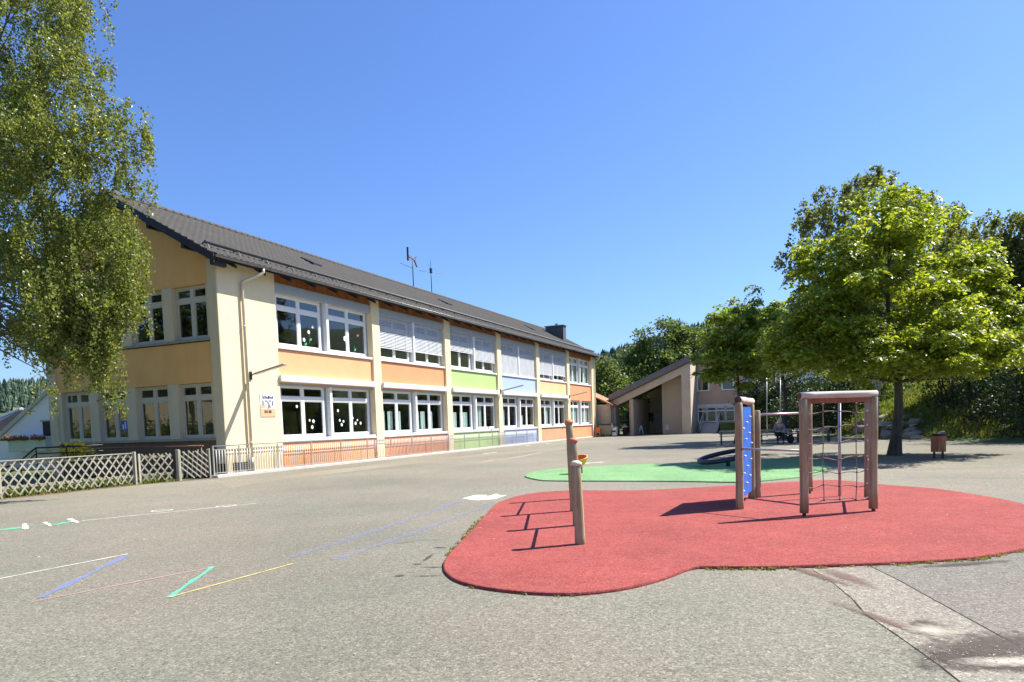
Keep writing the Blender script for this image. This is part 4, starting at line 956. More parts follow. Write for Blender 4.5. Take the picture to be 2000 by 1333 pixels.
# climbing frame
CF = empty('climbing_frame', (0,0,.03), 0, 'wooden climbing frame with rope net, thick top logs and a blue climbing wall', 'play equipment')
L1, R1, L2, R2, P1, P2, P3 = (4.47,10.56), (5.66,10.80), (5.83,13.53), (6.33,12.25), (3.81,11.56), (4.52,13.02), (4.66,13.10)
for (x,y), h in ((L1,1.80),(R1,1.80),(L2,1.80),(R2,1.80),(P1,1.78),(P2,1.78),(P3,1.66)):
    log('post', (x,y,.045 if (x,y) in (L1,R1,L2,R2) else -.12), (x,y,h), .066, .062, M['woodpost'], CF)
for x, y in (L1, R1, L2, R2): MB().tube([(x,y,-.05),(x,y,.06)], .028, 12).build('post_shoe', M['darkmetal'], CF)
def beam(a, b, z, r0, over, name='top_log'):
    a = Vector((*a,z)); b = Vector((*b,z)); d = (b-a).normalized(); o = log(name, a-d*over, b+d*over, r0, r0, M['woodtop'], CF, 18, chamf=.015)
    e = MB().disc(a-d*(over+.001), -d, r0*.98, 18).build('end_grain', M['woodend'], CF); return o
beam(L1, R1, 1.84, .055, .07); beam(L2, R2, 1.84, .058, .08); beam(P1, P2, 1.83, .062, .08)
MB().bar((*L1,1.755),(*R1,1.755),.06,.075).build('under_beam', M['woodbrown'], CF, bevel=.01)
MB().tube([(*P1,1.02),(*L1,1.0)], .018, 10).build('bar', M['galv'], CF)
MB().tube([(*P3,1.58),(*L2,1.58)], .022, 10).build('bar', M['galv'], CF)
MB().tube([(*R1,.72),(*R2,.72)], .022, 10).build('bar', M['galv'], CF)
MB().tube([(6.12,12.88,-.1),(6.12,12.88,1.86)], .027, 12).build('fire_pole', M['galv'], CF)
MB().tube([(*L2,1.80),(6.12,12.88,1.84)], .03, 10).build('pole_arm', M['woodpost'], CF) if False else None
# blue wall between the first two posts
a = Vector((*P1,0)); b = Vector((*P2,0)); d = (b-a).normalized(); n_ = Vector((d.y,-d.x,0)); Lp = (b-a).length
m = MB(); q0 = a + d*.07; q1 = b - d*.07
m.add([tuple(q0+n_*s_+Vector((0,0,z))) for s_, z in ((-.012,.16),(.012,.16),(.012,1.72),(-.012,1.72))] + [tuple(q1+n_*s_+Vector((0,0,z))) for s_, z in ((-.012,.16),(.012,.16),(.012,1.72),(-.012,1.72))], [(0,1,2,3),(7,6,5,4),(0,4,5,1),(1,5,6,2),(2,6,7,3),(3,7,4,0)])
wall = m.build('climbing_wall', M['blue'], CF, recalc=True)
for k in range(14):
    u = .12 + .76*((k*37)%100)/100; z = .28 + 1.36*k/14; c = q0 + d*(Lp*u) + n_*.03 + Vector((0,0,z))
    MB().ico(c, .024, 2, .08, (1,1,.8)).build('climbing_hold', M['hold'], CF)
# rope net
la = Vector((*L1,0)); lb = Vector((*R1,0)); dn = (lb-la).normalized(); Ln = (lb-la).length; back = Vector((-dn.y, dn.x, 0))*.045
net = empty('rope_net', (0,0,0)); bpy.data.objects.remove(net)
cols = [.30,.54,.78]; rows = [.22,.44,.66,.88,1.12,1.36,1.58]
def nz(u, z): return z - .028*math.sin(math.pi*u*3)**2*(1 if z < 1.5 else .4) - .02*math.sin(u*7+z*5)
m = MB(); J = []; K = []
for z in rows:
    pts = [la + dn*(Ln*u) + back + Vector((0,0,nz(u, z))) for u in np.linspace(.05,.95,16)]; m.tube(pts, .008, 6, caps=False)
    for u in (.055,.945): K.append(la+dn*(Ln*u)+back+Vector((0,0,z)))
for ci, u in enumerate(cols):
    pts = [la + dn*(Ln*(u+.012*math.sin(z*6+ci*2)*(1.6-z)/1.6)) + back + Vector((0,0,nz(u,z) if .1 < z < 1.7 else z)) for z in np.linspace(.20,1.74,18)]; m.tube(pts, .008, 6, caps=False)
    K.append(la+dn*(Ln*u)+back*.8+Vector((0,0,1.72)))
    for z in rows: J.append(la + dn*(Ln*(u+.012*math.sin(z*6+ci*2)*(1.6-z)/1.6)) + back + Vector((0,0,nz(u,z))))
nt_ = m.build('rope_net', M['rope'], CF)
for nm_, P_, r_, mt_ in (('rope_joint', J, .016, 'ropedark'), ('fixing_cap', K, .02, 'hold')):
    o0 = MB().ico((0,0,0), r_, 1).build(nm_, M[mt_], nt_); o0.location = P_[0]
    for p in P_[1:]: c = o0.copy(); COL.objects.link(c); c.parent = nt_; c.location = p
# tilted spinner ring
SP = empty('spinner_ring', (6.75,21.55,.035), R(8), 'large tilted navy rubber spinner ring on the green rubber surface', 'play equipment')
tilt = Euler((R(0), R(-11), 0)).to_matrix()
rg = [Vector((0,0,.33)) + tilt @ Vector((.88*math.cos(t), .88*math.sin(t), 0)) for t in np.linspace(0, 2*math.pi, 49)]
MB().tube(rg, .075, 12, caps=False).build('ring', M['ring'], SP)
for t in (.4, 2.5, 4.6): MB().tube([Vector((0,0,.20)), Vector((0,0,.33)) + tilt @ Vector((.88*math.cos(t), .88*math.sin(t), -.02))], .03, 8).build('spoke', M['darkmetal'], SP)
MB().lathe([(0,.22),(.055,.21),(.07,.1),(.06,-.04)], 20).build('hub', M['darkmetal'], SP)
# spinning bowl
BO = empty('spinning_bowl', (2.08,20.72,.035), 0, 'yellow spinning bowl with orange inside, half hidden by the wooden posts', 'play equipment')
MB().lathe([(.04,.24),(.13,.26),(.215,.35),(.255,.48),(.275,.49),(.275,.505),(.25,.505)], 26).build('bowl', M['yellow'], BO, rot=(R(14),R(-10),0))
MB().lathe([(.25,.505),(.24,.49),(.20,.37),(.12,.29),(0,.275)], 26).build('bowl_inside', M['orange'], BO, rot=(R(14),R(-10),0))
MB().tube([(0,0,-.05),(.0,0,.28)], .035, 10).build('pole', M['darkmetal'], BO)

# ------------------------------------------------------------------ yard furniture
BN = empty('litter_bin', (13.84,22.38,0), R(-20), 'orange brown slatted wooden litter bin on two dark legs beside the big maple', 'bin')
m = MB()
for k in range(16):
    t = 2*math.pi*k/16; c = Vector((.20*math.cos(t), .20*math.sin(t), 0)); nn = Vector((math.cos(t), math.sin(t), 0))
    m.bar(c+Vector((0,0,.22)), c+Vector((0,0,.74)), .072, .022, up=nn)
m.build('slat_drum', M['binwood'], BN, bevel=.004)
MB().lathe([(0,.80),(.17,.80),(.225,.765),(.225,.735),(0,.735)], 24).build('lid', M['darkmetal'], BN)
for x in (-.12,.12): MB().bar((x,0,-.05),(x,0,.24),.06,.06).build('leg', M['darkmetal'], BN, bevel=.006)
def bench(label, loc, rz, first=None):
    r = empty('bench', loc, rz, label, 'bench', 'wooden benches in the shade of the maples')
    for x in (-.8,.8):
        MB().bar((x,-.22,-.02),(x,-.18,.42),.06,.06).bar((x,.20,-.02),(x,.20,.44),.06,.06).bar((x,.20,.40),(x,.34,.84),.06,.05).bar((x,-.24,.42),(x,.24,.42),.06,.05).bar((x,-.22,.62),(x,.26,.62),.06,.04).bar((x,-.20,.40),(x,-.20,.62),.05,.05).build('side_frame', M['darkmetal'], r, bevel=.008)
    for k in range(4): MB().box(-.9,.9,-.22+k*.115,-.125+k*.115,.447,.485).build('seat_slat', M['woodbench'], r, bevel=.008)
    for k in range(2): z = .60+k*.13; y = .225+.055*k; MB().bar((-.9,y,z),(.9,y,z),.035,.10,up=(0,-.3,1)).build('back_slat', M['woodbench'], r, bevel=.008)
    return r
BA = bench('wooden bench standing alone before the school wing steps', (12.75,39.2,0), R(-12))
BB = bench('wooden bench with the seated person on it', (14.75,38.5,0), R(-8))
BC = bench('second wooden bench just right of the seated person', (17.0,38.9,0), R(-14))

# person on the bench (faces the camera, bent forward)
def skin_mesh(name, verts, edges, radii, mat, parent, root=0, sub=2):
    me = bpy.data.meshes.new(name); me.from_pydata(verts, edges, []); o = bpy.data.objects.new(name, me); COL.objects.link(o); o.parent = parent
    sk = o.modifiers.new('skin', 'SKIN'); sk.use_smooth_shade = True; me.materials.append(mat)
    for i, r_ in enumerate(radii):
        v = me.skin_vertices[0].data[i]; v.radius = (r_, r_) if not isinstance(r_, tuple) else r_; v.use_root = (i == root)
    s = o.modifiers.new('sub', 'SUBSURF'); s.levels = s.render_levels = sub; return o
PR = empty('person', (14.85,38.38,0), R(-8), 'person in grey top and dark trousers bent forward on the bench', 'person')
v = [(0,0,.56),(0,-.06,.78),(0,-.16,.98),(0,-.22,1.08),(0,-.28,1.15),(0,-.32,1.24),(0,-.33,1.33)]; e = [(i,i+1) for i in range(6)]; rd = [(.15,.12),(.15,.11),(.18,.11),(.06,.06),(.055,.055),(.085,.095),(.06,.07)]
for sx in (-1, 1):
    b0 = len(v); v += [(sx*.20,-.16,1.02),(sx*.26,-.22,.78),(sx*.17,-.44,.66),(sx*.10,-.50,.66),(sx*.06,-.53,.66)]; e += [(2,b0),(b0,b0+1),(b0+1,b0+2),(b0+2,b0+3),(b0+3,b0+4)]; rd += [.055,.045,.035,.03,.028]
    for k in range(5):
        f0 = len(v); a_ = (k-2)*.02; ln = (.035,.06,.07,.065,.05)[k]
        if k == 0: v += [(sx*.09,-.50,.70),(sx*.06,-.53,.72)]; e += [(b0+3,f0),(f0,f0+1)]
        else: v += [(sx*.045,-.55-ln*.2,.66+a_),(sx*.02,-.55-ln*.5,.645+a_)]; e += [(b0+4,f0),(f0,f0+1)]
        rd += [.009,.008]
    h0 = len(v); v += [(sx*.11,-.02,.52),(sx*.15,-.44,.50),(sx*.15,-.42,.10),(sx*.15,-.42,.05),(sx*.16,-.56,.04)]; e += [(0,h0),(h0,h0+1),(h0+1,h0+2),(h0+2,h0+3),(h0+3,h0+4)]; rd += [.085,.065,.042,.045,.035]
skin_mesh('body', v, e, rd, M['skin'], PR)
v = [(0,0,.58),(0,-.06,.78),(0,-.16,.98),(0,-.21,1.05)]; e = [(0,1),(1,2),(2,3)]; rd = [(.18,.14),(.18,.135),(.205,.13),(.10,.08)]
for sx in (-1,1): b0 = len(v); v += [(sx*.21,-.16,1.02),(sx*.265,-.22,.78),(sx*.18,-.42,.67)]; e += [(2,b0),(b0,b0+1),(b0+1,b0+2)]; rd += [.075,.062,.05]
skin_mesh('jacket', v, e, rd, M['jacket'], PR)
v = [(0,0,.56)]; e = []; rd = [(.175,.14)]
for sx in (-1,1): b0 = len(v); v += [(sx*.11,-.03,.53),(sx*.15,-.44,.51),(sx*.15,-.42,.12)]; e += [(0,b0),(b0,b0+1),(b0+1,b0+2)]; rd += [.10,.08,.062]
skin_mesh('trousers', v, e, rd, M['trousers'], PR)
MB().ico((0,-.31,1.31), .108, 2, .03, (1,1.05,.9)).build('hair', M['hair'], PR)
for sx in (-1,1): MB().ico((sx*.16,-.50,.045), .07, 2, 0, (.7,1.7,.7)).build('shoe', M['trousers'], PR)
BG = empty('backpack', (15.35,37.98,0), R(-10), 'black backpack on the ground beside the seated person', 'bag')
MB().ico((0,0,.24), .24, 3, .02, (.8,.6,1.0)).build('bag_body', M['bag'], BG); MB().tube([(-.1,.0,.45),(0,.0,.55),(.1,0,.45)], .014, 8).build('carry_strap', M['bag'], BG)
MB().box(-.12,.12,-.17,-.11,.08,.26).build('front_pocket', M['bag'], BG, bevel=.03)
for x, y, z, lab in ((18.52,50.0,4.25,'thin pale pole behind the forked maple trunk, left one of two'), (19.5,50.0,4.1,'thin pale pole beside the forked maple trunk, right one of two')):
    r = empty('flag_pole', (x,y,0), 0, lab, 'pole', 'thin poles behind the benches')
    MB().tube([(0,0,-.1),(0,0,z)], .035, 10).build('shaft', M['galv'], r); MB().ico((0,0,z+.03), .05, 2).build('finial', M['galv'], r)

# ------------------------------------------------------------------ link building, hall, school wing (same axes as the school)
BROT = math.pi/2-AL
LK = empty('link_building', C0, BROT, 'low beige link building with terracotta roof at the far end of the school', 'building')
bb('wall', M['link'], (48.0,51.5,-1.30,2.5,0,3.15), parent=LK)
m = MB(); m.add([(47.8,-1.6,3.12),(51.7,-1.6,3.12),(51.7,1.2,4.5),(47.8,1.2,4.5),(47.8,-1.6,3.0),(51.7,-1.6,3.0),(51.7,1.2,4.38),(47.8,1.2,4.38)], [(0,1,2,3),(7,6,5,4),(0,4,5,1),(1,5,6,2),(2,6,7,3),(3,7,4,0)]); m.build('roof', M['roofterra'], LK, recalc=True)
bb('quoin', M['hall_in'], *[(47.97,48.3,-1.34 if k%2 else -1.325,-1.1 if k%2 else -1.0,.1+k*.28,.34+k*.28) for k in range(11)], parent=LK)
HL = empty('sports_hall', C0, BROT, 'beige open hall porch with a steep single pitch roof beyond the school', 'building')
S0, S1 = 49.3, 60.0
def hz(d): return 3.62 + (-d-.75)*(7.12-3.62)/(8.95-.75)
m = MB()
for s0, s1 in ((S0-.35, S1),):
    pts = [(-.62, hz(-.62)), (-9.0, hz(-9.0))]
    m.add([(s0,pts[0][0],pts[0][1]),(s1,pts[0][0],pts[0][1]),(s1,pts[1][0],pts[1][1]),(s0,pts[1][0],pts[1][1])] + [(s0,pts[0][0],pts[0][1]-.24),(s1,pts[0][0],pts[0][1]-.24),(s1,pts[1][0],pts[1][1]-.24),(s0,pts[1][0],pts[1][1]-.24)], [(0,1,2,3),(7,6,5,4),(0,4,5,1),(1,5,6,2),(2,6,7,3),(3,7,4,0)])
m.build('roof', M['hallroof'], HL, recalc=True)
def sloped(name, mat, d0, d1, top, bot, s0, s1, parent=HL):
    m = MB(); m.add([(s0,d0,hz(d0)-bot),(s0,d1,hz(d1)-bot),(s0,d1,hz(d1)-top),(s0,d0,hz(d0)-top),(s1,d0,hz(d0)-bot),(s1,d1,hz(d1)-bot),(s1,d1,hz(d1)-top),(s1,d0,hz(d0)-top)], [(0,1,2,3),(7,6,5,4),(0,4,5,1),(1,5,6,2),(2,6,7,3),(3,7,4,0)]); return m.build(name, mat, parent, recalc=True)
sloped('verge_cladding', plain('grey slate cladding', (.16,.15,.145), .7, .2, 3, 14, .4), -.9, -9.0, -.42, .18, S0-.42, S0-.36)
sloped('fascia_beam', M['hall'], -.95, -8.1, .245, .95, S0, S0+.35)
sloped('end_pier', M['hall'], -8.1, -8.95, .245, 7.4, S0-.02, S1-.5)
bb('porch_post', M['hall'], (S0,S0+.3,-1.45,-1.15,0,2.95), parent=HL, bevel=.01)
m = MB(); m.box(S0+.02,S0+8,-3.3,-3.0,0,3.6); m.build('side_wall', M['hall'], HL)
bb('corner_strip', M['p_terra'], (S0-.01,S0+.1,-3.0,-2.9,0,3.55), parent=HL)
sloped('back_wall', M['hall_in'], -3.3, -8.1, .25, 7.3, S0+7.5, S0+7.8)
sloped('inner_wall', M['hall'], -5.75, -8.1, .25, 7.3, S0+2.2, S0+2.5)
bb('plinth', M['p_terra'], (S0+7.35,S0+7.5,-3.3,-5.7,0,.35), parent=HL)
bb('door', M['verge'], (S0+7.40,S0+7.5,-5.0,-5.7,.35,2.3), parent=HL)
bb('roof_light', M['zinc'], (S0+.4,S0+1.6,-1.5,-3.0,hz(-2.2)+.12,hz(-2.2)+.2), parent=HL) if False else None
for k, (d, lab) in enumerate(((-3.74,'white steel A frame stand at the left inside the hall porch'), (-6.36,'white steel A frame stand at the right inside the hall porch'))):
    p = bw(50.6, d); r = empty('trestle_stand', p, BROT, lab, 'stand', 'white A frame stands in the hall porch')
    for sg in (-1,1): MB().tube([(0,sg*.26,0),(0,sg*.05,.88)], .045, 8).build('leg', M['white'], r)
    MB().tube([(0,-.12,.55),(0,.12,.55)], .035, 8).build('cross_bar', M['white'], r); MB().tube([(0,-.07,.88),(0,.07,.88)], .045, 8).build('head', M['white'], r)
WG = empty('school_wing', C0, BROT, 'two storey school wing with terracotta panel and white windows right of the hall', 'building')
WS = 53.2
bbs('wall_band', M['wing'], (WS+.12,WS+9,-16.4,-8.97,0,1.0), (WS+.12,WS+9,-16.4,-8.97,2.78,4.15), (WS+.12,WS+9,-16.4,-8.97,6.25,7.0), parent=WG)
bb('interior', M['room'], (WS+3,WS+3.2,-16.4,-8.97,0,7), (WS+.3,WS+3,-16.4,-8.97,2.8,3.0), (WS+.4,WS+3,-16.4,-16.2,0,7), parent=WG)
bb('flat_roof', M['hallroof'], (WS-.3,WS+9.2,-16.6,-8.97,7.0,7.25), parent=WG)
bb('blind_box', M['box_light'], (WS,WS+.115,-16.4,-8.97,2.60,2.85), parent=WG)
def wwin(d0, d1, z0, z1, cols):
    p = MB(); f = MB(); L = d1-d0; n = cols
    for k in range(n+1): c = d0+L*k/n; f.box(WS+.10,WS+.2,c-.07,c+.07,z0,z1)
    for z in (z0+.05, z0+(z1-z0)*.74, z1-.05): f.box(WS+.102,WS+.198,d0,d1,z-.06,z+.06)
    p.add([(WS+.16,d0,z0),(WS+.16,d1,z0),(WS+.16,d1,z1),(WS+.16,d0,z1)], [(3,2,1,0)])
    o = f.build('window', M['frame'], WG); p.build('pane', M['glass'], o)
k = -9.02
while k > -15.5:
    wwin(k-.88, k-.02, 1.05, 2.58, 1); k -= .90
k = -9.02
while k > -15.0:
    wwin(k-1.1, k, 4.2, 6.2, 1); bb('window_pier', M['wing'], (WS+.11,WS+.3,k-2.4,k-1.1,4.15,6.25), parent=WG); k -= 2.4
ST = empty('entrance_steps', C0, BROT, 'concrete entrance steps before the school wing', 'steps')
for k in range(6): bb('step', M['concrete'], (WS-.3-2.0+.33*k,WS-.3-2.0+.33*(k+1)+(0 if k<5 else .5),-11.2,-9.6,0,.16*(k+1)), parent=ST)
for d, lab in ((-9.55,'sloping white steel stair rail at the left of the entrance steps'), (-11.15,'sloping white steel stair rail at the right of the entrance steps')):
    r = empty('stair_rail', bw(WS-2.4,d), BROT, lab, 'handrail', 'white stair rails at the entrance steps')
    MB().tube([(0,0,.92),(2.0,0,1.92)], .035, 8).build('rail', M['white'], r); MB().tube([(0,0,.25),(2.0,0,1.25)], .03, 8).build('lower_rail', M['white'], r)
    for x in (.05,1.95): MB().tube([(x,0,-.05),(x,0,.92+x*.5)], .028, 8).build('post', M['galv'], r)
sheet('lawn', [xy(WS-.2,-11.4), xy(WS-.2,-16.5), xy(WS-2.6,-16.5), xy(WS-2.6,-11.5)], .02, M['grass'], th=.9)
# container corner beside the link building
p = bw(46.4,-1.35); DU = empty('waste_container', p, BROT, 'grey green wheeled waste container at the far end of the school', 'container')
MB().add([(-.5,-.55,.18),(.5,-.55,.18),(.5,.55,.18),(-.5,.55,.18),(-.6,-.65,1.12),(.6,-.65,1.12),(.6,.65,1.12),(-.6,.65,1.12)], [(0,3,2,1),(4,5,6,7),(0,1,5,4),(1,2,6,5),(2,3,7,6),(3,0,4,7)]).build('tub', M['dumpster'], DU, bevel=.03)
MB().add([(-.62,-.68,1.13),(.62,-.68,1.13),(.62,.68,1.13),(-.62,.68,1.13),(-.55,-.6,1.24),(.55,-.6,1.24),(.55,.6,1.24),(-.55,.6,1.24)], [(0,3,2,1),(4,5,6,7),(0,1,5,4),(1,2,6,5),(2,3,7,6),(3,0,4,7)]).build('lid', M['darkmetal'], DU, bevel=.02)
for x in (-.4,.4):
    for y in (-.45,.45): MB().tube([(x,y-.04,.09),(x,y+.04,.09)], .09, 14).build('wheel', M['darkmetal'], DU)
p = bw(46.3,-2.15); WB = empty('wheeled_bin', p, BROT, 'small white and black bin right of the waste container', 'bin')
MB().add([(-.2,-.2,.06),(.2,-.2,.06),(.2,.2,.06),(-.2,.2,.06),(-.25,-.25,.85),(.25,-.25,.85),(.25,.25,.85),(-.25,.25,.85)], [(0,3,2,1),(4,5,6,7),(0,1,5,4),(1,2,6,5),(2,3,7,6),(3,0,4,7)]).build('tub', M['white'], WB, bevel=.02)
MB().box(-.28,.28,-.28,.28,.86,.93).build('lid', M['lampbox'], WB, bevel=.02); MB().box(-.262,-.24,-.2,.2,.42,.58).build('band', M['darkmetal'], WB)
p = bw(45.4,-.72); OC = empty('orange_chair', p, BROT+.3, 'orange plastic chair at the wall left of the waste container', 'chair')
MB().box(-.22,.22,-.22,.22,.42,.46).build('seat', M['orange'], OC, bevel=.01); MB().box(.17,.22,-.22,.22,.47,.92).build('backrest', M['orange'], OC, bevel=.01)
for x in (-.19,.19):
    for y in (-.19,.19): MB().bar((x,y,0),(x,y,.42),.045,.045).build('leg', M['orange'], OC)
p = bw(50.2,-2.2); RB = empty('red_bin', p, BROT, 'dull red bin with white lid before the dark bush beside the hall', 'bin')
MB().lathe([(.0,0),(.22,0),(.27,.78),(.27,.8),(0,.8)], 18).build('drum', plain('dull red', (.18,.06,.07), .6), RB); MB().lathe([(.28,.8),(.27,.88),(.12,1.0),(0,1.02)], 18).build('lid', M['white'], RB)

# ------------------------------------------------------------------ white house on the left, pale house on the slope
HS = empty('white_house', (-24,38.2,0), 0, 'white house with steep gable and flower boxes left of the school', 'house')
m = MB(); pr = [(-5.5,-.1),(6.3,-.1),(6.3,3.0),(1.9,6.75),(-5.5,.62)]
m.add([(x,0,z) for x,z in pr] + [(x,9,z) for x,z in pr], [(0,1,2,3,4),(9,8,7,6,5),(0,5,6,1),(1,6,7,2),(2,7,8,3),(3,8,9,4),(4,9,5,0)])
m.build('wall', M['housewhite'], HS, recalc=True)
def roofslab(a, b, y0, y1, t, mat, name, parent):
    m = MB(); m.add([(a[0],y0,a[1]),(b[0],y0,b[1]),(b[0],y1,b[1]),(a[0],y1,a[1]),(a[0],y0,a[1]+t),(b[0],y0,b[1]+t),(b[0],y1,b[1]+t),(a[0],y1,a[1]+t)], [(0,1,2,3),(7,6,5,4),(0,4,5,1),(1,5,6,2),(2,6,7,3),(3,7,4,0)]); return m.build(name, mat, parent, recalc=True)
roofslab((-6.1,.12),(1.9,6.76),-.02,9.3,.14,M['houseroof'],'roof',HS); roofslab((1.9,6.76),(6.5,2.85),-.02,9.3,.14,M['houseroof'],'roof',HS)
roofslab((-6.1,.10),(1.9,6.74),-.16,-.02,.24,M['concrete'],'verge_board',HS)
MB().box(-3.1,-1.1,-.9,-.02,.95,1.68).build('balcony', plain('pale green panel', (.46,.54,.52), .7), HS, bevel=.02)
MB().box(-1.75,-.9,-.03,.02,1.75,2.55).build('window', M['darkmetal'], HS); MB().box(-1.85,-.8,-.06,-.032,2.55,2.62).build('window_lintel', M['zinc'], HS)
for x0, x1, lab in ((-3.35,-1.95,'long balcony flower box of pink red blossoms on the white house'), (-1.75,-1.05,'short flower box of pink red blossoms close to the school wall')):
    r = empty('flower_box', (-24+(x0+x1)/2, 38.2-1.0, 1.70), 0, lab, 'flower box', 'flower boxes on the white house'); L = (x1-x0)/2
    MB().box(-L,L,-.12,.12,-.14,.0).build('trough', M['woodend'], r, bevel=.015)
    n = int(160*L); cc = np.stack([rng.uniform(-L,L,n), rng.normal(0,.09,n), .05+rng.normal(0,.05,n)],1); V, F = leaf_quads(cc, unit(rng.normal(size=(n,3))+np.array([0,-.7,.5])), .09, .9); np_mesh('blossom', V, F, M['flower_red'], r)
    n = int(220*L); cc = np.stack([rng.uniform(-L,L,n), rng.normal(0,.1,n), -.03+rng.normal(0,.06,n)],1); V, F = leaf_quads(cc, unit(rng.normal(size=(n,3))+np.array([0,-.4,.5])), .10, .8); np_mesh('foliage', V, F, M['lf_weed'], r)
NB = empty('dark_roofed_house', (-38.3,53,0), math.atan2(16,-13.3)-math.pi, 'house with dark slate roof behind the white house', 'house')
MB().box(-10,10,-3.0,3.0,-.1,1.4).build('wall', M['housewhite'], NB)
m = MB(); m.add([(-10.6,-4,1.0),(10.6,-4,1.0),(10.6,0,3.55),(-10.6,0,3.55),(10.6,4,1.0),(-10.6,4,1.0)], [(0,1,2,3),(3,2,4,5),(0,5,4,1),(1,4,2),(0,3,5)]); m.build('roof', M['houseroof'], NB, recalc=True)
m = MB(); m.tube([(-10.6,0,3.58),(10.6,0,3.58)], .12, 8); m.build('ridge_cap', M['white'], NB)
PH = empty('slope_house', (34.6,80,2.6), R(12), 'pale house with white balcony on the slope behind the maples', 'house')
bb('wall', plain('pale yellow render', (.62,.55,.36), .9), (-2.6,2.6,0,6,-2,5.2), parent=PH); bb('roof', M['hallroof'], (-3.1,3.1,-.8,6.6,5.2,5.5), parent=PH, bevel=.03)
bb('balcony', M['white'], (-2.6,2.6,-1.2,-.05,2.4,2.55), parent=PH); bb('balcony_front', M['box_light'], (-2.6,2.6,-1.2,-1.1,2.55,3.4), parent=PH)
for k in range(2): bb('window', M['darkmetal'], (-1.9+k*2.4,-.6+k*2.4,-.02,.05,.4,1.8), parent=PH)
GH = empty('garden_house', (-47,14,0), R(75), 'pale beige house on the left beyond the garden', 'house')
bb('wall', M['cream_gable'], (-7,7,0,8,-.1,5.5), parent=GH)
m = MB(); m.add([(-7.5,-.6,5.3),(7.5,-.6,5.3),(7.5,4,9.3),(-7.5,4,9.3),(7.5,8.6,5.3),(-7.5,8.6,5.3)], [(0,1,2,3),(3,2,4,5),(0,5,4,1),(1,4,2),(0,3,5)]); m.build('roof', M['houseroof'], GH, recalc=True)
for k in range(3): bb('window', M['darkmetal'], (-5.5+k*4,-4+k*4,-.03,.02,1.0,2.4), parent=GH)

# ------------------------------------------------------------------ terrain
def bank_h(x, y):
    x0 = np.interp(y, [-40,4,18,28,36,46,56,62,75,110,160,260], [38,33,25.5,22.6,21.8,21.6,24.5,33,36,30,24,24])
    d = np.maximum(0, x-x0); h = np.where(d < 14, .42*d, 5.88+.22*(d-14)); h = np.minimum(h, 16+.05*d)
    return h*(1-np.exp(-d*1.2)) + .10*np.sin(x*.9+y*.4)*np.minimum(1,d*.3) - .01
gx = np.concatenate([np.arange(20,46,.8), np.arange(46,150,4)]); gy = np.concatenate([np.arange(-40,90,1.2), np.arange(90,262,5)])
X, Y = np.meshgrid(gx, gy); Z = bank_h(X, Y); V = np.stack([X,Y,Z],-1).reshape(-1,3); nx = len(gx); a = np.arange(len(gy)-1)[:,None]*nx + np.arange(nx-1)[None,:]
keep = (np.stack([Z[:-1,:-1],Z[:-1,1:],Z[1:,1:],Z[1:,:-1]]).max(0) > -.005).ravel(); F = np.stack([a,a+1,a+1+nx,a+nx],-1).reshape(-1,4)[keep]
tag(np_mesh('embankment', V, F, M['grass'], None, True), kind='structure')
# distant forested hill
def hill_h(x, y):
    px = 1000 + 1350*np.tan(np.clip(np.arctan2(x, y), -1.2, 1.2)); r = np.hypot(x, y)
    el = np.interp(px, [-1500,-300,0,90,300,700,1000,1140,1200,1260,1370,1480,1650,2000,3000], [.05,.052,.052,.056,.06,.055,.058,.072,.082,.091,.108,.120,.135,.145,.145])
    k = np.clip((r-260)/560, 0, 1); k = k*k*(3-2*k)
    return el*820*k - 1.0 + 6*np.sin(x*.011)*np.sin(y*.013)*k
gx = np.arange(-1500,1501,30); gy = np.arange(180,1400,30); X, Y = np.meshgrid(gx, gy); Z = hill_h(X, Y); V = np.stack([X,Y,Z],-1).reshape(-1,3); nx = len(gx); a = np.arange(len(gy)-1)[:,None]*nx + np.arange(nx-1)[None,:]
F = np.stack([a,a+1,a+1+nx,a+nx],-1).reshape(-1,4); tag(np_mesh('hill', V, F, M['hill'], None, True), kind='structure')
def forest(name, pxr, rr, n, hmin, hmax, label, seed):
    g = np.random.default_rng(seed); Vs = []; Fs = []; b = 0
    for _ in range(n):
        th_ = math.atan((g.uniform(*pxr)-1000)/1350); r = g.uniform(*rr); x, y = r*math.sin(th_), r*math.cos(th_); z = float(hill_h(np.array(x), np.array(y))); h = g.uniform(hmin, hmax); w_ = h*g.uniform(.18,.34); a0 = g.uniform(0,6.28)
        for (zl, zh, wr) in ((.08,.55,1.0),(.32,.78,.72),(.58,1.0,.45)):
            ks = np.arange(7); t = a0 + ks*2*math.pi/7; q = w_*wr*g.uniform(.75,1.2,7)
            Vs.append(np.concatenate([np.stack([x+q*np.cos(t), y+q*np.sin(t), z+h*zl+g.uniform(-.03,.03,7)*h],1), [[x+g.normal()*.1,y,z+h*zh]]])); Fs.append(np.stack([b+ks, b+(ks+1)%7, np.full(7,b+7)],1)); b += 8
    tag(np_mesh(name, np.concatenate(Vs), np.concatenate(Fs), M['lf_conif']), label, 'forest', kind='stuff')
forest('forest', (1080,2100), (430,840), 6000, 8, 15, 'dark spruce forest covering the hill behind the school hall', 3)
forest('forest', (-400,160), (520,840), 1300, 6, 10, 'strip of spruce forest on the far left hill', 4)

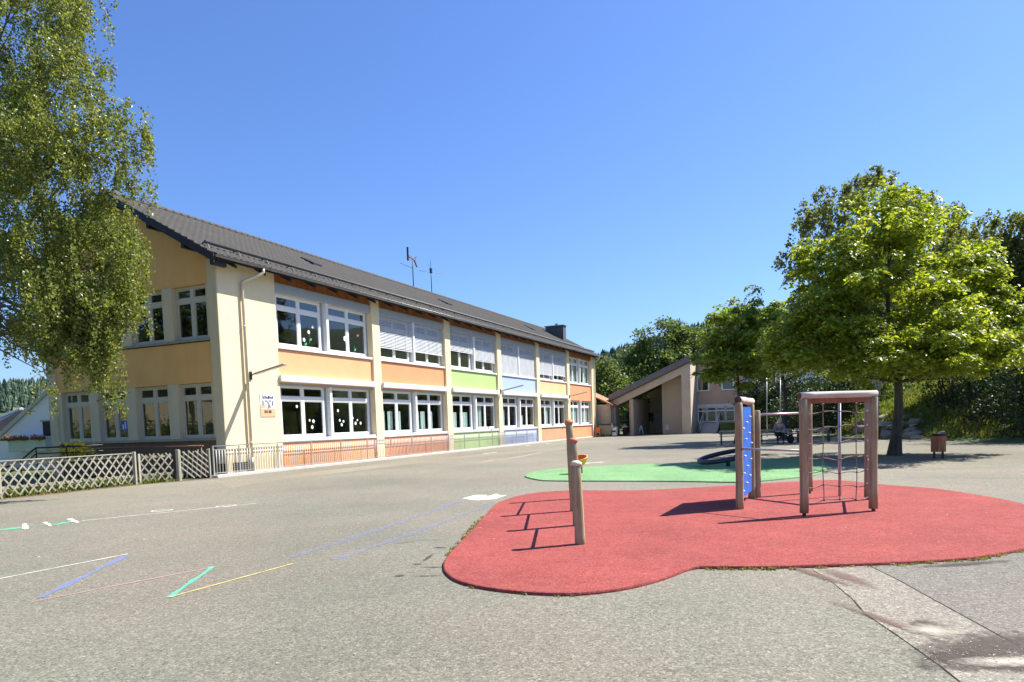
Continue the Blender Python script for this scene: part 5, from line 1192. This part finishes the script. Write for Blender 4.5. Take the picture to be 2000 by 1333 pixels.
# ------------------------------------------------------------------ trees
BL = [(3.6,0,12.95,2.0,1.4),(5.1,-.5,11.1,1.5,1.15),(6.05,-.5,9.6,1.25,1.0),(4.8,-1.3,9.0,1.5,1.1),(6.0,0,8.6,.85,.8),(3.2,.4,9.6,1.6,1.3),(5.2,.2,7.6,1.0,.8),
      (5.85,-1.0,6.55,1.2,.95),(4.6,-1.2,7.0,1.2,.9),(3.3,.5,7.4,1.3,1.0),(6.1,-1.0,5.6,.8,.85),(5.3,-1.4,5.2,.95,.9),(4.7,-1.3,6.0,.8,.7),(5.75,-1.2,4.2,.62,.7),(5.95,-1.2,3.3,.32,.5),
      (6.35,-1,6.2,.7,.8),(6.05,-1,5.0,.75,.7),(5.9,-1.1,5.2,.9,.9),(5.2,-1.3,4.4,.85,.8),(5.7,-1.2,3.75,.6,.5),(4.4,-1.0,5.1,.7,.8),(3.6,.2,5.6,.7,.8),(2.9,0,5.0,.6,.7),(2.7,0,5.9,.9,.8),(2.5,.5,4.7,.5,.6),(3.3,.4,3.5,.10,.8),(1.74,.5,11.08,2.0,2.4),(1.16,0,7.86,1.8,2.0),(1.6,-.5,5.4,.8,1.2),(3.75,.5,14.86,2.1,1.5)]
make_tree('birch_tree', 'tall weeping birch at the left edge with branches hanging before the gable', 'tree', (-16.6,19.5,0), BL, 165000, .080, M['lf_birch'], M['twig'], .25, per=44, clump=.17, weep=.8, limbs=50, limb_k=.16, zmin=6.5, sub=(24,.44), fill=.25, group=None)
ML = [(-.43,-.05,8.43,1.34,1.34),(-1.4,-1.05,6.82,2.06,1.46),(1.26,.85,7.36,2.04,1.49),(-2.04,.35,7.17,1.37,1.28),(1.44,-.65,5.78,1.75,1.32),(2.6,0,5.6,1.2,1.1),(-1.64,-2.15,5.0,2.3,1.32),(-3.13,-.65,5.06,1.49,1.32),(.07,2.15,5.21,2.95,1.57),(3.45,.35,4.56,1.5,1.28),(-.5,-2.45,3.89,2.28,.96),(-2.73,-1.65,3.89,1.86,.95),(-3.24,.35,4.1,1.29,.9),(2.1,-.65,3.45,2.0,.75),(3.6,.2,3.7,1.4,.75),(-.21,-.4,3.5,2.4,.75)]
make_tree('maple_tree', 'big bright green maple at the right behind the climbing frame', 'tree', (13.67,24.65,0), ML, 86000, .15, M['lf_maple'], M['bark'], .19, per=56, disc=.44, up=1.0, limbs=60, limb_k=.22, sub=(26,.60), fill=.35, zmin=2.6, group='maples in the school yard')
T1 = [(.59,0,7.87,1.19,1.13),(-.48,-.5,6.37,1.76,1.32),(1.5,.5,6.44,1.35,1.5),(-1.53,-.5,4.95,1.24,1.32),(-.22,-1,4.57,1.74,1.31),(1.78,.5,4.93,1.21,1.36)]
make_tree('maple_tree', 'slim maple before the school wing, leftmost of the yard trees', 'tree', (13.2,40.5,0), T1, 24000, .18, M['lf_maple2'], M['bark'], .13, per=50, disc=.45, limb_k=.26, sub=(22,.58), fill=.35, group='maples in the school yard')
T2 = [(.07,0,7.47,1.8,1.47),(-1.51,-.7,6.14,1.62,1.45),(1.83,.3,6.47,1.82,1.49),(.3,-.2,5.69,2.29,1.05),(2.82,.3,5.66,1.65,1.06)]
make_tree('maple_tree', 'forked maple behind the benches, half hidden by the big maple', 'tree', (17.6,44.7,0), T2, 21000, .20, M['lf_maple2'], M['bark'], .20, per=50, disc=.5, sub=(22,.58), fill=.35, group='maples in the school yard')
B2 = [(.12,0,14.45,1.78,1.3),(-2.44,-1,13.35,1.74,1.5),(2.2,0,13.8,1.9,1.3),(-3.45,0,13.3,1.2,1.3),(4.31,1,13.2,1.5,1.5),(-4.78,-1,10.86,1.4,1.1),(5.3,1,12.4,.9,1.3),(-1.03,-.5,11.44,3.24,2.0),(2.81,0,10.56,2.69,2.2),(-.18,0,7.71,3.6,2.4)]
make_tree('birch_tree', 'tall olive green birch rising above the big maple', 'tree', (21.5,41,-.1), B2, 44000, .17, M['lf_birch2'], M['barkbirch'], .20, per=30, clump=.26, weep=.8, limb_k=.25, sub=(26,.75), fill=.3, group='birches on the slope')
B3 = [(-2.4,-.5,11.2,1.3,1.3),(1.4,.2,11.0,1.5,1.5),(.9,0,7.6,2,1.6),(-.73,0,12.36,1.44,1.28),(-1.51,0,10.49,1.61,1.61),(.27,0,9.17,1.61,1.93),(-.68,0,6.65,2.26,1.94)]
make_tree('birch_tree', 'shorter birch right of the big maple crown', 'tree', (30.5,44,2.8), [(a,b,c-2.8,d,e) for a,b,c,d,e in B3], 30000, .19, M['lf_birch2'], M['barkbirch'], .2, per=26, clump=.28, weep=.8, sub=(26,.75), group='birches on the slope')
B4 = [(-1.0,0,11.8,1.3,1.2),(.3,0,10.4,1.6,1.4),(-1.43,0,10.9,1.07,1.22),(-.63,0,8.76,1.54,1.84),(-1.53,0,6.96,1.39,1.54),(.33,0,6.29,1.85,1.85)]
make_tree('birch_tree', 'birch at the right edge of the picture', 'tree', (32,42,3.4), [(a,b,c-3.4,d,e) for a,b,c,d,e in B4], 28000, .19, M['lf_birch2'], M['barkbirch'], .2, per=26, clump=.28, weep=.8, sub=(26,.75), group='birches on the slope')
OK1 = [(.35,0,15.3,3.12,2.3),(-2.75,-1,14.06,2.44,2.28),(3.88,1,14.49,2.9,2.07),(-1,-2,10.28,4.86,3.24),(-4.48,-1,9.67,3.68,3.27),(3.96,0,10.29,3.71,3.71),(-.06,-1,5.45,7.37,3.28)]
make_tree('oak_tree', 'broad tree rising behind the hall roof, highest against the sky', 'tree', (25,112,-.1), OK1, 20000, .46, M['lf_oak'], M['bark'], .4, per=18, clump=.5, flat=.7, sub=(18,1.2), fill=.3, group='trees behind the hall')
OK2 = [(0,0,8.37,1.98,1.98),(-1.26,-1,5.55,2.1,2.1),(1.7,0,5.14,2.48,2.48),(.23,0,3.07,3.19,2.48)]
make_tree('oak_tree', 'small bushy tree behind the low end of the hall roof', 'tree', (13.5,96,-.1), OK2, 9000, .40, M['lf_oak'], M['bark'], .22, per=18, clump=.5, flat=.7, group='trees behind the hall')
OK3 = [(.06,0,15.37,2.6,1.91),(-1.56,-1,12.31,3.44,3.01),(2.18,0,12.29,3.47,3.47),(.37,0,7.17,5.22,3.91)]
make_tree('oak_tree', 'tree right of the high end of the hall roof', 'tree', (34,118,-.1), OK3, 12000, .46, M['lf_oak'], M['bark'], .35, per=18, clump=.5, flat=.7, sub=(18,1.2), fill=.3, group='trees behind the hall')
make_tree('oak_tree', 'darker tree between the school end and the hall roof', 'tree', (20.5,130,-.1), [(-3,0,8.0,3.6,3.0),(2.5,0,9.2,3.4,3.2),(0,-1,5.5,6,3),(-7,0,6.4,3.2,2.6)], 9000, .5, M['lf_oak'], M['bark'], .3, per=18, clump=.5, flat=.7, sub=(18,1.2), fill=.3, group='trees behind the hall')
make_tree('oak_tree', 'tree behind the flat school wing', 'tree', (45,105,2), [(0,0,10,4.5,3.5),(-4,0,7,4,3),(4,0,7.5,4,3.2),(0,-2,4.5,6,3)], 10000, .5, M['lf_oak'], M['bark'], .35, per=18, clump=.5, flat=.7, sub=(18,1.2), fill=.3, group='trees behind the hall')
for k, (a_, d_, lab) in enumerate(((50.2,-15.2,'tall dark bush before the right end of the school wing'),(48.5,-17.6,'dark bush behind the seated person'),(49.5,-20.0,'dark bush right of the forked maple trunk'))):
    shrub('evergreen_bush', lab, 'bush', tuple(bw(a_, d_)), [(0,0,2.0,1.7,2.0),(.6,.4,3.9,1.4,1.6),(-.9,.3,3.0,1.3,1.4)], 5200, .22, M['lf_shrub'], 'bushes beside the school wing')
shrub('laurel_bush', 'dark bush seen through the gap left of the hall wall', 'bush', tuple(bw(57,-2.0)), [(0,0,1.6,1.6,1.5),(.6,.5,2.8,1.3,1.2),(-.8,.8,1.2,1.3,1.2)], 3500, .26, M['lf_shrub'])
SH = [((23.6,31.2,.2),'dark evergreen bush at the right edge behind the yard', [(0,0,1.6,1.9,1.7),(1.5,1,2.6,2.0,2.0),(-.3,1.6,3.4,1.6,1.5),(2.5,-1.5,2.0,2.0,2.0)]),
      ((24.6,35.6,.8),'dark evergreen bush behind the litter bin', [(0,0,1.3,1.7,1.4),(1.8,.4,2.6,1.9,1.9),(.4,1.5,3.6,1.5,1.4),(3,1,3.4,2,2)]),
      ((27.2,31.5,1.8),'tall dark evergreen bush beneath the right edge birch', [(0,0,2.2,2.4,2.4),(1.5,1,4.2,2.2,2.0),(-.8,0,4.4,1.6,1.7)]),
      ((26.2,40.5,1.2),'dark bush under the hanging maple branches on the slope', [(0,0,2.2,2.3,2.2),(2,1,3.4,2.2,2.1),(-.5,1.5,4.2,1.8,1.6)]),
      ((21.6,47.5,.2),'dark bush behind the rope net on the slope foot', [(0,0,1.5,1.6,1.5),(1.2,.8,2.2,1.6,1.5)]),
      ((24.5,56.5,.5),'leafy bush beside the school wing lawn', [(0,0,1.6,2.0,1.6),(-1.6,.5,1.4,1.6,1.4),(1.8,1,2.6,2,1.8)])]
for p, lab, lb in SH: shrub('evergreen_bush', lab, 'bush', p, lb, 5200, .17, M['lf_shrub'], 'bushes on the slope')
for k, (x, y, lab) in enumerate(((23.2,44.5,'slim bare trunk leaning beside the big maple trunk'), (24.6,47.0,'upright slim trunk on the slope behind the rope net'))):
    make_tree('slope_tree', lab, 'tree', (x,y,.6), [(0,0,6.6,1.9,1.5),(.6,.3,5.2,1.6,1.2)], 4000, .22, M['lf_oak'], M['barkbirch'] if k == 0 else M['bark'], .12, per=20, clump=.35, lean=(.9,0) if k == 0 else (0,0), group='slim trees on the slope')
# stones along the slope foot
STN = [(22.0,37.4),(22.4,38.6),(22.9,39.6),(22.3,40.6),(23.0,41.8),(23.4,43.2),(22.8,44.6),(23.6,46.0),(22.6,36.2),(23.8,40.6),(24.3,42.4),(24.0,44.4)]
for k, (x, y) in enumerate(STN):
    z = float(bank_h(np.array(x), np.array(y))); o = MB().ico((0,0,.05), random.uniform(.28,.55), 2, .16, (1.3,.8,.6)).build('rock', M['stone']); o.location = (x,y,z); o.rotation_euler = (random.uniform(-.2,.2),random.uniform(-.2,.2),random.uniform(0,3)); tag(o, 'sunlit rough rock in the row along the slope foot right of the maple trunk', 'rock', 'rocks along the slope foot')

shrub('garden_hedge', 'green hedge before the pale beige garden house', 'hedge', (-33,24.3,0), [(.3,-9,1.2,1.5,1.2),(.2,-6.5,1.4,1.5,1.2),(0,-4,1.3,1.5,1.3),(-.2,-1.5,1.5,1.5,1.3),(-.3,1,1.3,1.5,1.3),(-.2,3.5,1.5,1.5,1.3),(0,6,1.3,1.5,1.2)], 9000, .18, M['lf_weed'])
for k, (x, y, lab) in enumerate(((-31,7,'broad garden tree on the left beyond the fence'),(-34,19.5,'garden tree before the pale beige garden house'),(-38,27,'garden tree right of the pale beige garden house'))):
    make_tree('oak_tree', lab, 'tree', (x,y,0), [(0,0,10.5,2.6,2.4),(0,2.4,9,2.4,2.2),(0,-2.4,9,2.4,2.2),(0,3.2,6.4,2.4,1.8),(0,-3.2,6.4,2.4,1.8),(0,0,6.8,2.8,2.0)], 9000, .36, M['lf_oak'], M['bark'], .2, per=24, clump=.4, group='garden trees on the left')
for k, (x, y, lab) in enumerate(((35.5,34.5,'tall added shade tree on the slope, unseen just outside the right edge'),(38.5,41,'second added shade tree on the slope, unseen outside the right edge'),(33.5,27.5,'lower added shade tree on the slope, unseen outside the right edge'))):  # unseen trees added right of the view to darken the slope bushes
    z = float(bank_h(np.array(x), np.array(y))); make_tree('oak_tree', lab, 'tree', (x,y,z), [(0,0,8.6,2.6,2.2),(-2,0,6.6,2.4,2.0),(2,.5,6.6,2.4,2.0),(0,-2,5.4,2.6,1.9),(0,2,5.2,2.6,1.9)], 9000, .3, M['lf_oak'], M['bark'], .24, per=24, clump=.4, group='added shade trees on the slope')

def meadow(name, n, xr, yr, hmin, hmax, wd, mat, label, clear=None):
    x = rng.uniform(*xr, n*3); y = rng.uniform(*yr, n*3); z = bank_h(x, y); ok = z > .12; x, y, z = x[ok][:n], y[ok][:n], z[ok][:n]; n = len(x)
    pat = .5+.5*np.sin(x*1.3+np.sin(y*.9)*1.7)*np.sin(y*1.1+x*.4); h = rng.uniform(hmin, hmax, n)*(.35+.9*pat); a = rng.uniform(0, 6.283, n)
    b = np.stack([x,y,z-.02],1); side = np.stack([np.cos(a),np.sin(a),np.zeros(n)],1)*wd; lean = np.stack([-np.sin(a),np.cos(a),np.zeros(n)],1)*(h*rng.uniform(.1,.8,n))[:,None]
    up_ = np.stack([np.zeros(n),np.zeros(n),h],1); V = np.stack([b-side, b+side, b+lean*.5+up_*.65+side*.6, b+lean+up_],1).reshape(-1,3)
    tag(np_mesh(name, V, np.arange(n*4).reshape(n,4), mat), label, 'grass', kind='stuff')
meadow('grass', 52000, (21.5,40), (26,70), .15, .5, .035, M['lf_weed'], 'rough green meadow grass covering the slope at the right')
meadow('grass', 9000, (21.3,30), (26,50), .1, .35, .03, M['lf_dry'], 'dry yellowish grass among the meadow on the slope')
BP = empty('branch_pile', (23.4,41.2,.55), 0, 'pile of bleached cut branches on the slope right of the maple trunk', 'branches')
for k in range(22):
    a = random.uniform(-.5,.5)+(.3 if k%3 else 1.2); c = Vector((random.uniform(-1.6,1.6), random.uniform(-1.0,1.0), .06+.05*(k%6))); d = Vector((math.cos(a), math.sin(a)*.6, random.uniform(-.1,.25)))*random.uniform(.6,1.3)
    MB().tube([c-d, c+Vector((0,0,.05)), c+d], [.05,.04,.02], 7).build('branch', M['woodtop'], BP)

for x, y, lab in ((33,64,'bush on the upper slope behind the big maple trunk'),(30,57,'light green bush on the slope left of the big maple trunk'),(38,72,'far bush on the upper slope below the pale house')):
    shrub('slope_bush', lab, 'bush', (x,y,float(bank_h(np.array(x),np.array(y)))), [(0,0,1.6,2.4,1.6),(2.2,.5,2.0,2.2,1.8),(-2.2,.4,1.4,2.0,1.4),(.4,1,3.2,1.8,1.5)], 5200, .26, M['lf_oak'], 'bushes on the slope')
